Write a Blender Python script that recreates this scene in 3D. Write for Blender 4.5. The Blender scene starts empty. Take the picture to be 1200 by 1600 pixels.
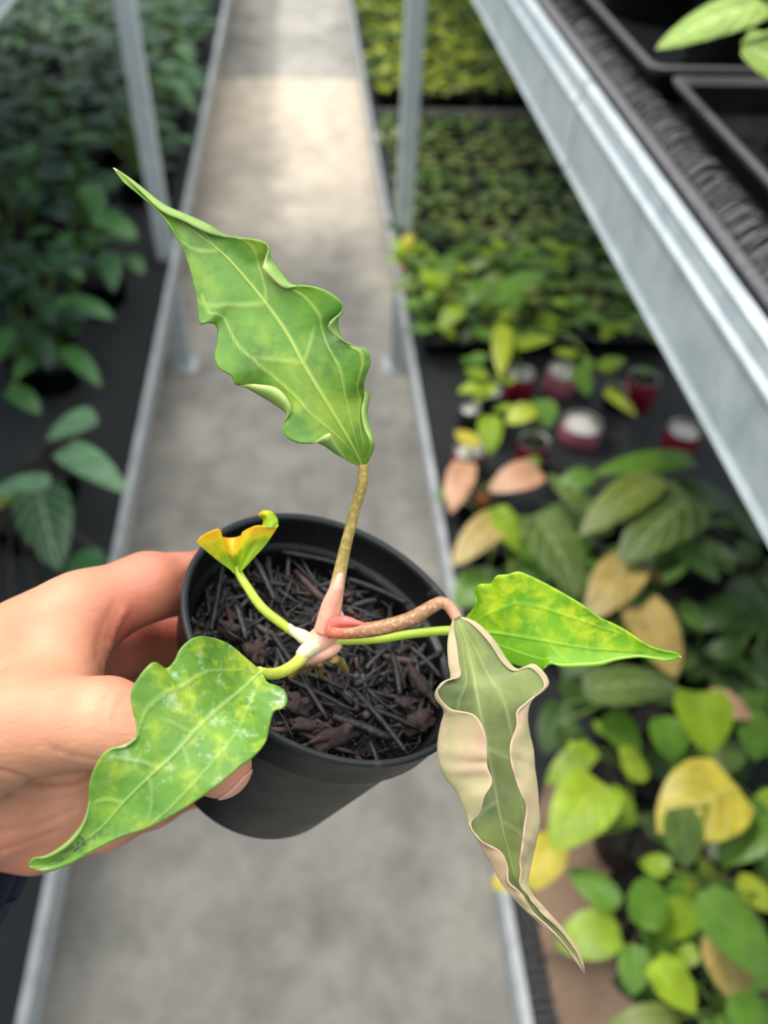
import bpy, bmesh, math, random
import numpy as np
from mathutils import Vector, Matrix

random.seed(7); rng = np.random.default_rng(7)
SC = bpy.context.scene
COL = SC.collection

# ------------------------------------------------------------------ camera
F = 1290.0                                   # focal length in pixels of the 1200x1600 frame
CAM_H = 1.5
_Y = np.array([457-600, 800+518, -F], float); _Y /= np.linalg.norm(_Y)      # the aisle runs along world +Y
_Z = -np.array([536-600, 800-2072, -F], float); _Z /= np.linalg.norm(_Z)
_Z = _Z - _Y*(_Z@_Y); _Z /= np.linalg.norm(_Z)
_X = np.cross(_Y, _Z)
R3 = np.stack([_X, _Y, _Z])                  # camera axes -> world axes
C0 = np.array([0, 0, CAM_H])
cam_d = bpy.data.cameras.new('camera'); cam = bpy.data.objects.new('camera', cam_d); COL.objects.link(cam)
cam.matrix_world = Matrix.Translation(C0.tolist()) @ Matrix(R3.tolist()).to_4x4()
cam_d.sensor_fit = 'VERTICAL'; cam_d.sensor_height = 24.0
cam_d.lens = F/1600*24.0
cam_d.clip_start = 0.01; cam_d.clip_end = 60
cam_d.dof.use_dof = True; cam_d.dof.focus_distance = 0.188
cam_d.dof.aperture_fstop = cam_d.lens/1000/0.0029
SC.camera = cam

# ------------------------------------------------------------------ light
w = bpy.data.worlds.new('world'); SC.world = w; w.use_nodes = True
nt = w.node_tree; nt.nodes.clear()
wo = nt.nodes.new('ShaderNodeOutputWorld'); bg = nt.nodes.new('ShaderNodeBackground')
tc = nt.nodes.new('ShaderNodeTexCoord'); sx = nt.nodes.new('ShaderNodeSeparateXYZ'); cr = nt.nodes.new('ShaderNodeValToRGB')
nt.links.new(tc.outputs['Generated'], sx.inputs[0]); nt.links.new(sx.outputs['Z'], cr.inputs[0])
cr.color_ramp.elements[0].position = 0.0; cr.color_ramp.elements[0].color = (.05, .07, .07, 1)
cr.color_ramp.elements[1].position = 0.88; cr.color_ramp.elements[1].color = (1.0, .985, .95, 1)
e = cr.color_ramp.elements.new(.35); e.color = (.19, .22, .24, 1)
e = cr.color_ramp.elements.new(.65); e.color = (.42, .46, .49, 1)
nt.links.new(cr.outputs[0], bg.inputs[0]); bg.inputs[1].default_value = 3.0
nt.links.new(bg.outputs[0], wo.inputs[0])
sun_d = bpy.data.lights.new('sun', 'SUN'); sun = bpy.data.objects.new('sun', sun_d); COL.objects.link(sun)
sun_d.energy = 2.1; sun_d.angle = math.radians(9); sun_d.color = (1, .95, .87)
SUNV = Vector((-.52, .40, .95)).normalized()
sun.rotation_euler = SUNV.to_track_quat('Z', 'Y').to_euler(); sun.location = (0, 0, 6)
SC.view_settings.view_transform = 'Standard'; SC.view_settings.look = 'None'
SC.view_settings.gamma = 1; SC.view_settings.use_curve_mapping = False
SC.view_settings.exposure = 0.35

# ------------------------------------------------------------------ helpers
def ray(px, py): return R3 @ np.array([(px-600)/F, -(py-800)/F, -1.0])
def P(px, py, d): return C0 + ray(px, py)*d                    # a point d metres in front of the lens
def Z(px, py, z): d = ray(px, py); return C0 + d*((z-CAM_H)/d[2])   # a point at height z
def proj(p):
    c = (np.asarray(p) - C0) @ R3
    d = -c[..., 2]
    return 600+F*c[..., 0]/d, 800-F*c[..., 1]/d, d
def lin(h):
    h = h.lstrip('#'); o = []
    for i in (0, 2, 4):
        v = int(h[i:i+2], 16)/255; o.append(v/12.92 if v <= .04045 else ((v+.055)/1.055)**2.4)
    return (*o, 1)

def tag(o, label=None, cat=None, group=None, kind=None):
    if label: o['label'] = label
    if cat: o['category'] = cat
    if group: o['group'] = group
    if kind: o['kind'] = kind
    return o
def empty(name, loc, label, cat, group=None):
    o = bpy.data.objects.new(name, None); COL.objects.link(o); o.empty_display_size = .02
    o.location = tuple(float(v) for v in loc); return tag(o, label, cat, group)
def wloc(o):
    v = np.zeros(3)
    while o is not None:
        v += np.array(o.location); o = o.parent
    return v
def mesh(name, V, Fs, mat, parent=None, smooth=True, uv=None, attr=None, mids=None, origin=None):
    V = np.asarray(V, float)
    if parent is not None: off = wloc(parent)
    elif origin is not None: off = np.asarray(origin, float)
    else: off = np.zeros(3)
    me = bpy.data.meshes.new(name)
    me.from_pydata((V-off).tolist(), [], [tuple(int(i) for i in f) for f in Fs])
    for m in (mat if isinstance(mat, (list, tuple)) else [mat]): me.materials.append(m)
    if mids is not None: me.polygons.foreach_set('material_index', list(mids))
    if smooth: me.polygons.foreach_set('use_smooth', [True]*len(me.polygons))
    if uv is not None:
        ul = me.uv_layers.new(name='UVMap'); li = np.empty(len(me.loops), int); me.loops.foreach_get('vertex_index', li)
        ul.data.foreach_set('uv', np.asarray(uv)[li].ravel())
    if attr:
        for k, a in attr.items():
            at = me.attributes.new(k, 'FLOAT', 'POINT'); at.data.foreach_set('value', np.asarray(a, float))
    me.validate(); me.update()
    o = bpy.data.objects.new(name, me); COL.objects.link(o)
    if parent is not None: o.parent = parent
    elif origin is not None: o.location = tuple(float(v) for v in origin)
    return o
class MB:
    def __init__(s): s.V = []; s.F = []; s.n = 0; s.uv = []; s.mi = []
    def add(s, V, Fs, uv=None, mi=0):
        V = np.asarray(V, float); s.V.append(V); s.F += [tuple(i+s.n for i in f) for f in Fs]; s.mi += [mi]*len(Fs)
        s.uv.append(np.asarray(uv, float) if uv is not None else np.zeros((len(V), 2))); s.n += len(V); return s
    def box(s, a, b, mi=0):
        x0, y0, z0 = a; x1, y1, z1 = b
        V = [(x0,y0,z0),(x1,y0,z0),(x1,y1,z0),(x0,y1,z0),(x0,y0,z1),(x1,y0,z1),(x1,y1,z1),(x0,y1,z1)]
        return s.add(V, [(0,3,2,1),(4,5,6,7),(0,1,5,4),(1,2,6,5),(2,3,7,6),(3,0,4,7)], mi=mi)
    def tube(s, pts, rad, k=10, mi=0, flat=1.0, cap=True):
        V, Fs, uv = tube(pts, rad, k, flat, cap); return s.add(V, Fs, uv, mi)
    def build(s, name, mat, parent=None, smooth=True, origin=None):
        return mesh(name, np.concatenate(s.V), s.F, mat, parent, smooth, np.concatenate(s.uv), mids=s.mi, origin=origin)
def catmull(pts, n):
    pts = np.asarray(pts, float); m = len(pts)
    t = np.linspace(0, m-1, n); i = np.clip(t.astype(int), 0, m-2); f = (t-i)
    f = f.reshape((-1,)+(1,)*(pts.ndim-1))
    p0 = pts[np.maximum(i-1, 0)]; p1 = pts[i]; p2 = pts[i+1]; p3 = pts[np.minimum(i+2, m-1)]
    return .5*((2*p1)+(-p0+p2)*f+(2*p0-5*p1+4*p2-p3)*f*f+(-p0+3*p1-3*p2+p3)*f**3)
def tube(pts, rad, k=10, flat=1.0, cap=True):
    pts = np.asarray(pts, float); n = len(pts); rad = np.broadcast_to(np.asarray(rad, float), (n,))
    T = np.gradient(pts, axis=0); T /= np.linalg.norm(T, axis=1)[:, None]+1e-12
    a = np.array([0, 0, 1.0]) if abs(T[0][2]) < .9 else np.array([1.0, 0, 0])
    u = np.cross(T[0], a); u /= np.linalg.norm(u); V = []
    ang = np.linspace(0, 2*np.pi, k, endpoint=False)
    for i in range(n):
        u = u - T[i]*(u@T[i]); u /= np.linalg.norm(u); v = np.cross(T[i], u)
        for g in ang: V.append(pts[i]+rad[i]*(np.cos(g)*u+np.sin(g)*v*flat))
    Fs = [(i*k+j, i*k+(j+1) % k, (i+1)*k+(j+1) % k, (i+1)*k+j) for i in range(n-1) for j in range(k)]
    uv = [(j/k, i/(n-1)) for i in range(n) for j in range(k)]
    if cap: Fs += [tuple(range(k-1, -1, -1)), tuple((n-1)*k+j for j in range(k))]
    return np.array(V), Fs, uv
def lathe(prof, k=48, M=None):
    prof = np.asarray(prof, float); n = len(prof); V = []
    for r, z in prof:
        for j in range(k):
            a = 2*math.pi*j/k; V.append((r*math.cos(a), r*math.sin(a), z))
    V = np.array(V)
    if M is not None: V = V@M[:3, :3].T+M[:3, 3]
    Fs = [(i*k+j, i*k+(j+1) % k, (i+1)*k+(j+1) % k, (i+1)*k+j) for i in range(n-1) for j in range(k)]
    if prof[0][0] < 1e-4 or True: Fs.append(tuple(range(k-1, -1, -1)))
    return V, Fs
def dup(root, loc=None, rotz=0, scale=1.0, label=None, group=None):
    r = root.copy(); COL.objects.link(r)
    if loc is not None: r.location = tuple(float(v) for v in loc)
    r.rotation_euler = (0, 0, rotz); r.scale = (scale,)*3
    if label: r['label'] = label
    if group: r['group'] = group
    for ch in list(root.children):
        c = ch.copy(); COL.objects.link(c); c.parent = r
        for g in list(ch.children):
            d = g.copy(); COL.objects.link(d); d.parent = c
    return r

# ------------------------------------------------------------------ materials
class NT:
    def __init__(s, name):
        s.m = bpy.data.materials.new(name); s.m.use_nodes = True; s.t = s.m.node_tree; s.t.nodes.clear()
        s.out = s.t.nodes.new('ShaderNodeOutputMaterial')
        s.tc = s.t.nodes.new('ShaderNodeTexCoord')
    def n(s, ty, **kw):
        nd = s.t.nodes.new(ty)
        for k, v in kw.items():
            if k.startswith('i_'):
                key = k[2:].replace('_', ' ')
                nd.inputs[int(key) if key.isdigit() else key].default_value = v
            else: setattr(nd, k, v)
        return nd
    def l(s, a, b): s.t.links.new(a, b)
    def noise(s, scale, detail=4, rough=.55, src='Object', sc=None, dist=0):
        nd = s.n('ShaderNodeTexNoise'); nd.inputs['Scale'].default_value = scale; nd.inputs['Detail'].default_value = detail
        nd.inputs['Roughness'].default_value = rough; nd.inputs['Distortion'].default_value = dist
        if sc:
            mp = s.n('ShaderNodeMapping'); mp.inputs['Scale'].default_value = sc; s.l(s.tc.outputs[src], mp.inputs[0]); s.l(mp.outputs[0], nd.inputs['Vector'])
        else: s.l(s.tc.outputs[src], nd.inputs['Vector'])
        return nd.outputs['Fac']
    def ramp(s, fac, stops):
        r = s.n('ShaderNodeValToRGB'); el = r.color_ramp.elements
        while len(el) < len(stops): el.new(.5)
        for x, (p_, c) in zip(el, stops): x.position = p_; x.color = c if len(c) == 4 else (*c, 1)
        s.l(fac, r.inputs[0]); return r.outputs[0]
    def mix(s, fac, a, b, mode='MIX'):
        m = s.n('ShaderNodeMix', data_type='RGBA', blend_type=mode)
        if isinstance(fac, (int, float)): m.inputs[0].default_value = fac
        else: s.l(fac, m.inputs[0])
        for i, v in ((6, a), (7, b)):
            if isinstance(v, tuple): m.inputs[i].default_value = v
            else: s.l(v, m.inputs[i])
        return m.outputs[2]
    def math(s, op, a, b=0.0, c=None, clamp=False):
        m = s.n('ShaderNodeMath', operation=op, use_clamp=clamp)
        for i, v in enumerate((a, b) if c is None else (a, b, c)):
            if isinstance(v, (int, float)): m.inputs[i].default_value = v
            else: s.l(v, m.inputs[i])
        return m.outputs[0]
    def bsdf(s, color, rough=.5, bump=None, bdist=.001, bstr=1.0, transl=0, tcol=None, **kw):
        b = s.n('ShaderNodeBsdfPrincipled')
        if isinstance(color, tuple): b.inputs['Base Color'].default_value = color
        else: s.l(color, b.inputs['Base Color'])
        if isinstance(rough, (int, float)): b.inputs['Roughness'].default_value = rough
        else: s.l(rough, b.inputs['Roughness'])
        for k, v in kw.items(): b.inputs[k.replace('_', ' ')].default_value = v
        if bump is not None:
            bp = s.n('ShaderNodeBump'); bp.inputs['Distance'].default_value = bdist; bp.inputs['Strength'].default_value = bstr
            s.l(bump, bp.inputs['Height']); s.l(bp.outputs[0], b.inputs['Normal'])
        o = b.outputs[0]
        if transl:
            t = s.n('ShaderNodeBsdfTranslucent'); c = tcol if tcol is not None else color
            if isinstance(c, tuple): t.inputs[0].default_value = c
            else: s.l(c, t.inputs[0])
            mx = s.n('ShaderNodeMixShader'); mx.inputs[0].default_value = transl
            s.l(o, mx.inputs[1]); s.l(t.outputs[0], mx.inputs[2]); o = mx.outputs[0]
        s.l(o, s.out.inputs[0]); return s.m
def G(v): return (v, v, v, 1)

def m_concrete():
    n = NT('concrete')
    a = n.noise(2.2, 6, .6); b = n.noise(11, 6, .68, dist=.4); c = n.noise(60, 3)
    base = n.ramp(a, [(.33, lin('86827b')), (.5, lin('a3a099')), (.66, lin('b4aea4'))])
    st = n.ramp(b, [(.34, G(.74)), (.6, G(1.06))])
    sy = n.n('ShaderNodeSeparateXYZ'); n.l(n.tc.outputs['Object'], sy.inputs[0])     # sunlit stretch before the slab joint, its light painted in as beige
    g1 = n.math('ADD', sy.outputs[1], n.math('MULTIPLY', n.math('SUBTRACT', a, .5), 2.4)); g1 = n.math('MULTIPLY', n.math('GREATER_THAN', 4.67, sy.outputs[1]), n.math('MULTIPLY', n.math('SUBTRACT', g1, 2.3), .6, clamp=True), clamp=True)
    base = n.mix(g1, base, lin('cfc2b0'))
    col = n.mix(1.0, base, st, 'MULTIPLY')
    return n.bsdf(col, .75, bump=c, bdist=.002)
def m_concrete_warm():
    n = NT('sunlit_concrete')  # lighter beige copy of the concrete, sunlight put into its colour
    a = n.noise(2.5, 6, .6); b = n.noise(7, 5, .65)
    base = n.ramp(a, [(.3, lin('b3aca1')), (.5, lin('cfc3b2')), (.7, lin('dccfbd'))])
    st = n.ramp(b, [(.35, G(.85)), (.62, G(1.05))])
    return n.bsdf(n.mix(1.0, base, st, 'MULTIPLY'), .75)
def m_galv(name='galvanised_steel', c0='9ba4a8', c1='bcc4c8', rough=.45, metal=.2):
    n = NT(name)
    a = n.noise(25, 5, .6); b = n.noise(90, 3, .6); s_ = n.noise(14, 3, sc=(1, .15, 1))
    col = n.ramp(a, [(.3, lin(c0)), (.7, lin(c1))])
    col = n.mix(n.ramp(s_, [(.55, G(0)), (.8, G(.45))]), col, lin('c9c4ba'))
    return n.bsdf(col, n.ramp(b, [(.3, G(rough-.08)), (.7, G(rough+.12))]), bump=b, bdist=.0006, bstr=.4, Metallic=metal)
def m_black(name='black_plastic', c='17191b', rough=.38, bs=.3):
    n = NT(name); a = n.noise(140, 4, .6); b = n.noise(30, 3)
    col = n.mix(n.ramp(a, [(.62, G(0)), (.75, G(.16))]), lin(c), lin('77736c'))
    return n.bsdf(col, n.ramp(b, [(.3, G(rough-.06)), (.7, G(rough+.14))]), bump=a, bdist=.0003, bstr=bs, Specular_IOR_Level=.22)
def m_mat(c0='1d2023', c1='2f3336', rough=.7, sc=300):
    n = NT('weed_mat'); wv = n.n('ShaderNodeTexWave'); wv.inputs['Scale'].default_value = sc; n.l(n.tc.outputs['Object'], wv.inputs[0])
    a = n.noise(6, 5, .6)
    return n.bsdf(n.ramp(a, [(.3, lin(c0)), (.7, lin(c1))]), rough, bump=wv.outputs[1], bdist=.001)
def m_simple(name, c, rough=.6, var=.15, scale=40, **kw):
    n = NT(name); a = n.noise(scale, 4)
    col = n.mix(n.ramp(a, [(.35, G(0)), (.7, G(1))]), tuple([x*(1-var) for x in c[:3]]+[1]), tuple([min(1, x*(1+var)) for x in c[:3]]+[1]))
    return n.bsdf(col, rough, bump=a, bdist=.0005, **kw)
LM = {}
def leafmat(c, vein=None, vs=.5, rough=.42, transl=.3):
    """small leaf: UV u across (0..1), v along."""
    key = (c, vein, vs, rough, transl)
    if key in LM: return LM[key]
    n = NT('leaf_'+c)
    uv = n.n('ShaderNodeSeparateXYZ'); n.l(n.tc.outputs['UV'], uv.inputs[0])
    au = n.math('ABSOLUTE', n.math('MULTIPLY', n.math('SUBTRACT', uv.outputs[0], .5), 2.0))
    v = uv.outputs[1]
    mid = n.math('SUBTRACT', 1.0, n.math('DIVIDE', au, .10), clamp=True)
    ph = n.math('SUBTRACT', n.math('MULTIPLY', v, 5.5), n.math('MULTIPLY', au, 2.2))
    tri = n.math('ABSOLUTE', n.math('SUBTRACT', n.math('FRACT', ph), .5))
    lat = n.math('SUBTRACT', 1.0, n.math('DIVIDE', tri, .15), clamp=True)
    vm = n.math('MAXIMUM', mid, n.math('MULTIPLY', lat, .75))
    ns = n.noise(35, 3)
    base = lin(c); base = tuple([min(1, x*1.18) for x in base[:3]]+[1]); d = tuple([x*.72 for x in base[:3]]+[1]); b2 = tuple([min(1, x*1.2) for x in base[:3]]+[1])
    col = n.ramp(ns, [(.32, d), (.68, b2)])
    vc = lin(vein) if vein else tuple([min(1, x*1.35+.03) for x in base[:3]]+[1])
    col = n.mix(n.math('MULTIPLY', vm, vs), col, vc)
    LM[key] = n.bsdf(col, rough, bump=vm, bdist=.001, bstr=.5, transl=transl)
    return LM[key]
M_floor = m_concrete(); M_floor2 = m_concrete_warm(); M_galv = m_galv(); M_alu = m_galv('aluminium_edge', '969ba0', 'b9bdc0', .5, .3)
M_post = m_galv('post_steel', 'b3bcc1', 'ccd3d6', .5, .1)
M_blk = m_black('black_plastic', '0c0d0f', .4); M_blk2 = m_black('dusty_black_plastic', '1f2022', .6); M_mat = m_mat(); M_ground = m_simple('dark_ground', lin('1c1b1a'), .9)
M_mud = m_simple('muddy_mat', lin('7c6656'), .9, .35, 9); M_soil = m_simple('soil', lin('1a1512'), .9, .5, 60)
M_net = m_simple('netting', lin('5b595d'), .6, .35, 200)
M_trim = m_black('worn_tray_rim', '4a4a4c', .5)
M_gapshade = m_simple('gap_shade', lin('3f3a35'), .85, .3, 12)  # dark colour for the shade in the gap between plant blocks

# ------------------------------------------------------------------ setting
def slab(name, a, b, mat, kind='structure'):
    o = MB().box(a, b).build(name, mat, smooth=False); return tag(o, kind=kind)
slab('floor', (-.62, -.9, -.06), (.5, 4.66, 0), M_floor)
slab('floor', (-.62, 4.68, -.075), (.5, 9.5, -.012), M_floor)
slab('ground', (-3.2, -.9, -.12), (-.62, 9.5, -.03), M_ground)
slab('ground', (.5, -.9, -.12), (4.2, 9.5, -.03), M_ground)

BZ = .36
def bench(name, x0, x1, y0, y1, inner, label, posts):
    """low plant bench: rail on the aisle side, legs, cross bars and a black mat."""
    t = empty(name, (inner, (y0+y1)/2, 0), label, 'bench')
    s = 1 if x0 >= 0 else -1
    xo = x1 if s > 0 else x0
    r = MB(); r.box((min(inner, inner+s*.013), y0, BZ-.045), (max(inner, inner+s*.013), y1, BZ+.012))
    r.box((min(inner, inner+s*.03), y0, BZ-.047), (max(inner, inner+s*.03), y1, BZ-.041)); r.build('edge_rail', M_alu, t, False)
    MB().box((min(inner+s*.0135, xo), y0, BZ-.03), (max(inner+s*.0135, xo), y1, BZ)).build('bench_mat', M_mat, t, False)
    y = y0+.5
    while y < y1:
        MB().box((min(inner+s*.02, xo), y-.015, BZ-.07), (max(inner+s*.02, xo), y+.015, BZ-.031)).build('crossbar', M_galv, t, False)
        for xx in (inner+s*.12, xo-s*.06): MB().box((xx-.015, y-.015, -.03), (xx+.015, y+.015, BZ-.07)).build('leg', M_post, t, False)
        y += 1.35
    return t
bench('plant_bench', .225, 2.3, -.6, 9, .225, 'low metal-edged bench with black mat along the right of the aisle', 0)
bench('plant_bench', -2.0, -.36, -.6, 9, -.36, 'low bench with black mat along the left of the aisle', 0)

def shelf(s, xi, y0, y1, label):
    """raised shelf: folded galvanised channel along the edge, crossbars, dark mat."""
    t = empty('raised_shelf', (xi, (y0+y1)/2, 1.14), label, 'shelf')
    prof = [(0, .0), (-.003, .004), (0, .010), (0, .062), (-.0035, .065), (-.0035, .069), (0, .072), (.0015, .083), (.001, .087), (.004, .0895), (.010, .089), (.0115, .084),
            (.050, .082), (.050, .076), (.008, .076), (.0045, .070), (.004, .060), (.004, .008), (.024, .006), (.024, .0)]
    jy = [y0, .845, 3.2, y1] if s > 0 else [y0, y1]
    for a, b in zip(jy[:-1], jy[1:]):
        V = [(xi+s*x, yy, 1.139+z) for yy in (a+.003, b-.003) for x, z in prof]; k = len(prof)
        Fs = [(j, (j+1) % k, k+(j+1) % k, k+j) for j in range(k)]+[tuple(range(k)), tuple(range(2*k-1, k-1, -1))]
        mesh('edge_channel', V, Fs, M_galv, t, False)
    xo = xi+s*.95
    MB().box((min(xi+s*.0125, xo), y0, 1.2215), (max(xi+s*.0125, xo), y1, 1.224)).build('shelf_mat', M_blk2, t, False)
    y = y0+.6
    while y < y1:
        MB().box((min(xi+s*.0505, xo), y-.02, 1.17), (max(xi+s*.0505, xo), y+.02, 1.221)).build('crossbar', M_galv, t, False); y += 1.2
    MB().box((min(xo, xo+s*.02), y0, 1.14), (max(xo, xo+s*.02), y1, 1.22)).build('back_rail', M_galv, t, False)
    return t
shelf(1, .27, -.5, 8.5, 'raised galvanised steel shelf with joined channel edge, upper right')
shelf(-1, -.425, -.5, 3.5, 'raised galvanised shelf, its corner just showing at upper left')

def post(x, y, label, z0=0, ztop=2.6):
    t = empty('support_post', (x, y, z0), label, 'post', None)
    b = MB(); w_ = .021
    for (a, c) in (((-w_, -w_), (w_, -w_+.003)), ((-w_, w_-.003), (w_, w_)), ((-w_, -w_+.003), (-w_+.003, w_-.003)), ((w_-.003, -w_+.003), (w_, w_-.003))):
        b.box((x+a[0], y+a[1], z0), (x+c[0], y+c[1], ztop))
    b.build('post_tube', M_post, t, False)
    MB().box((x-.038, y-.038, z0), (x+.038, y+.038, z0+.006)).build('foot_plate', M_post, t, False)
    return t
post(-.392, 2.12, 'grey square steel post beside the left bench, dark plants behind it')
p = post(.253, 2.10, 'grey square steel post beside the right bench, seedlings behind it')
wr = catmull([(.232, 2.76, .40), (.236, 2.70, .42), (.25, 2.72, .40), (.262, 2.76, .43)], 20)
wr = np.array([Z(592, 210, .385), Z(601, 219, .41), Z(613, 216, .42), Z(624, 203, .42), Z(634, 206, .42)])
tag(MB().tube(catmull(wr, 20), .009, 8).build('tie_wire', m_simple('pale_tie', lin('cbbdb6'), .5, .1), origin=wr[0]), 'pale bent tie between the right bench rail and the post', 'tie')

# netting roll along the near right bench edge: rows of loops in one strip
def netting(name, fx, y0, y1, z, label, width, step=.011, rows=3, rad=.0016):
    b = MB(); y = y0; i = 0
    while y < y1:
        for r in range(rows):
            x = fx+width*(r+.5+(.25 if i % 2 else -.25))/rows
            a = np.linspace(0, np.pi*1.25, 6)
            rr = width/rows*.55*random.uniform(.75, 1.15)
            pts = np.stack([x+rr*np.cos(a), y+rr*.9*np.sin(a), z+.0015+.004*np.sin(a)*random.uniform(.4, 1.3)], 1)
            b.tube(pts, rad, 4)
        y += step; i += 1
    return tag(b.build(name, M_net, origin=(fx, (y0+y1)/2, z)), label, 'netting', kind='stuff')
netting('plastic_netting', .240, .1, .62, BZ+.0, 'grey looped plastic netting along the near edge of the right bench', .03)
def drainmesh():
    b = MB(); y = .05
    while y < 3.0:
        for x0, x1, z in ((.297, .330, 1.2243),):
            a = np.array([(x0, y, z+.001), (x0+.010, y+.004, z+random.uniform(.006, .014)), (x1-.006, y+.012, z+random.uniform(.006, .013)), (x1, y+.016, z+.004)])
            a[:, 1] += random.uniform(-.002, .002); b.tube(catmull(a, 6), .0014, 4)
        y += .006 if y < 1.0 else .02
    b.tube([(.2895, .05, 1.2285), (.2895, 3.0, 1.2285)], .0042, 6)
    b.tube([(.297, .05, 1.2265), (.297, 3.0, 1.2265)], .002, 6)
    return tag(b.build('ribbed_mesh_strip', M_net, origin=(.32, 1, 1.2)), 'dark ribbed mesh strip on the raised shelf behind its pale steel edge', 'mesh', kind='stuff')
drainmesh()

def tray(x0, y0, x1, y1, z, h, label, cat='tray', group=None, mat=None, cells=False, th=.004, name='nursery_tray'):
    t = empty(name, ((x0+x1)/2, (y0+y1)/2, z), label, cat, group); mat = mat or M_blk
    b = MB(); c = .012
    def ring(o, zz):
        X0, Y0, X1, Y1 = x0+o, y0+o, x1-o, y1-o; pts = []
        for cx, cy, a0 in ((X1-c, Y1-c, 0), (X0+c, Y1-c, 90), (X0+c, Y0+c, 180), (X1-c, Y0+c, 270)):
            for a in (0, 30, 60, 90): pts.append((cx+c*math.cos(math.radians(a0+a)), cy+c*math.sin(math.radians(a0+a)), zz))
        return pts
    rings = [ring(.012, z), ring(.004, z+h-.004), ring(-.003, z+h-.005), ring(-.005, z+h), ring(.001, z+h+.001), ring(.006, z+h-.004), ring(.014, z+.003)]
    V = sum(rings, []); k = 16
    Fs = [(i*k+j, i*k+(j+1) % k, (i+1)*k+(j+1) % k, (i+1)*k+j) for i in range(len(rings)-1) for j in range(k)]
    Fs += [tuple(range(k-1, -1, -1)), tuple(range(6*k, 7*k))]
    mesh('tray_body', V, Fs, [mat, M_trim], t, False, mids=[1 if 32 <= i < 80 else 0 for i in range(len(Fs))])
    if cells:
        g = MB(); nx = max(2, int((x1-x0)/.06)); ny = max(2, int((y1-y0)/.06))
        for i in range(1, nx): x = x0+(x1-x0)*i/nx; g.box((x-.001, y0+.016, z+.004), (x+.001, y1-.016, z+h-.008))
        for j in range(1, ny): y = y0+(y1-y0)*j/ny; g.box((x0+.016, y-.001, z+.004), (x1-.016, y+.001, z+h-.006))
        g.build('cell_grid', mat, t, False)
        MB().box((x0+.016, y0+.016, z+.0035), (x1-.016, y1-.016, z+h-.014)).build('tray_soil', M_soil, t, False)
    return t
def big_pot(x, y, z, r0, r1, h, label, group=None, top=None, mat=None, name='nursery_pot', soil=True, k=36):
    t = empty(name, (x, y, z), label, 'pot', group)
    M = np.eye(4); M[:3, 3] = (x, y, z)
    V, Fs = lathe([(r0-.003, 0), (r0, .004), (r1-.003, h-.012), (r1, h-.012), (r1+.001, h), (r1-.003, h+.001), (r1-.006, h-.014), (r0-.004, .01)], k, M)
    Fs.append(tuple(range(len(V)-k, len(V))))
    mesh('pot_body', V, Fs, mat or M_blk, t)
    if soil:
        V, Fs = lathe([(r1-.008, h-.03), (r1*.5, h-.022), (.002, h-.02)], k, M); Fs = Fs[:-1]; Fs.append(tuple(range(2*k, 3*k)))
        mesh('pot_soil', V, Fs, M_soil, t)
    return t
# raised shelf: shallow black trays, tall pots, the plant hanging into the corner
tray(.316, .79, .87, 1.36, 1.2245, .034, 'black rectangular tray on the raised shelf, the farther one')
tray(.332, .22, .87, .775, 1.2245, .030, 'black rectangular tray on the raised shelf, the nearer one')
tray(.316, 1.38, .87, 1.95, 1.2245, .034, 'black tray on the raised shelf, running out of the top of the frame')
q = Z(1085, 60, 1.215)
big_pot(.455, .90, 1.2285, .062, .070, .15, 'tall black pot at the near end of the farther tray on the raised shelf')
big_pot(.445, .665, 1.2285, .060, .068, .13, 'tall black pot under the lime leaves in the upper right corner')
big_pot(.455, .50, 1.2285, .062, .07, .12, 'black pot at the right edge in the nearer tray of the raised shelf')
big_pot(.42, 1.09, 1.2285, .062, .068, .14, 'black pot in the middle of the farther tray on the raised shelf')
big_pot(.42, 1.27, 1.2285, .06, .066, .14, 'black pot at the far end of the farther tray on the raised shelf')

# ------------------------------------------------------------------ leaves for the background plants
def bleaf(base, tip, width, up=(0, 0, 1), bend=.12, fold=.1, heart=.12, pw=.74, nu=4, nv=9, wav=0.0):
    """leaf blade from base to tip in world space: verts, faces, uv"""
    base = np.asarray(base, float); tip = np.asarray(tip, float); A = tip-base; L = np.linalg.norm(A); a = A/L
    up = np.asarray(up, float); S = np.cross(a, up); S /= np.linalg.norm(S)+1e-9; N = np.cross(S, a)
    V = []; UV = []
    ph = random.random()*6
    for i in range(nv+1):
        v = i/nv; wv = (math.sin(math.pi*v**pw)**.7 if 0 < v < 1 else 0)*width/2
        for j in range(-nu, nu+1):
            u = j/nu; al = v*L-heart*L*(1-v)**3*abs(u)*(1 if v > 0 else 0)
            hgt = bend*L*math.sin(math.pi*v)*.8+fold*wv*abs(u)*2 - .05*L*u*u*math.sin(math.pi*v)+wav*L*math.sin(v*17+ph+3*(u > 0))*abs(u)**2*(1-v)
            V.append(base+a*al+S*u*wv+N*hgt); UV.append((.5+.5*u, v))
    w_ = 2*nu+1
    Fs = [(i*w_+j, i*w_+j+1, (i+1)*w_+j+1, (i+1)*w_+j) for i in range(nv) for j in range(w_-1)]
    return np.array(V), Fs, UV
def petiole(a, b, r=.002, sag=.25, k=6):
    a = np.asarray(a, float); b = np.asarray(b, float); m = (a+b)/2; m = m+(np.array([0, 0, 1])*.5+(a-b)*0)*np.linalg.norm(b-a)*sag
    return tube(catmull([a, m, b], 9), np.linspace(r*1.2, r, 9), k)
M_stem = m_simple('green_stem', lin('6f8a35'), .5); M_stemd = m_simple('dark_stem', lin('4a3a2c'), .6)

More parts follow.
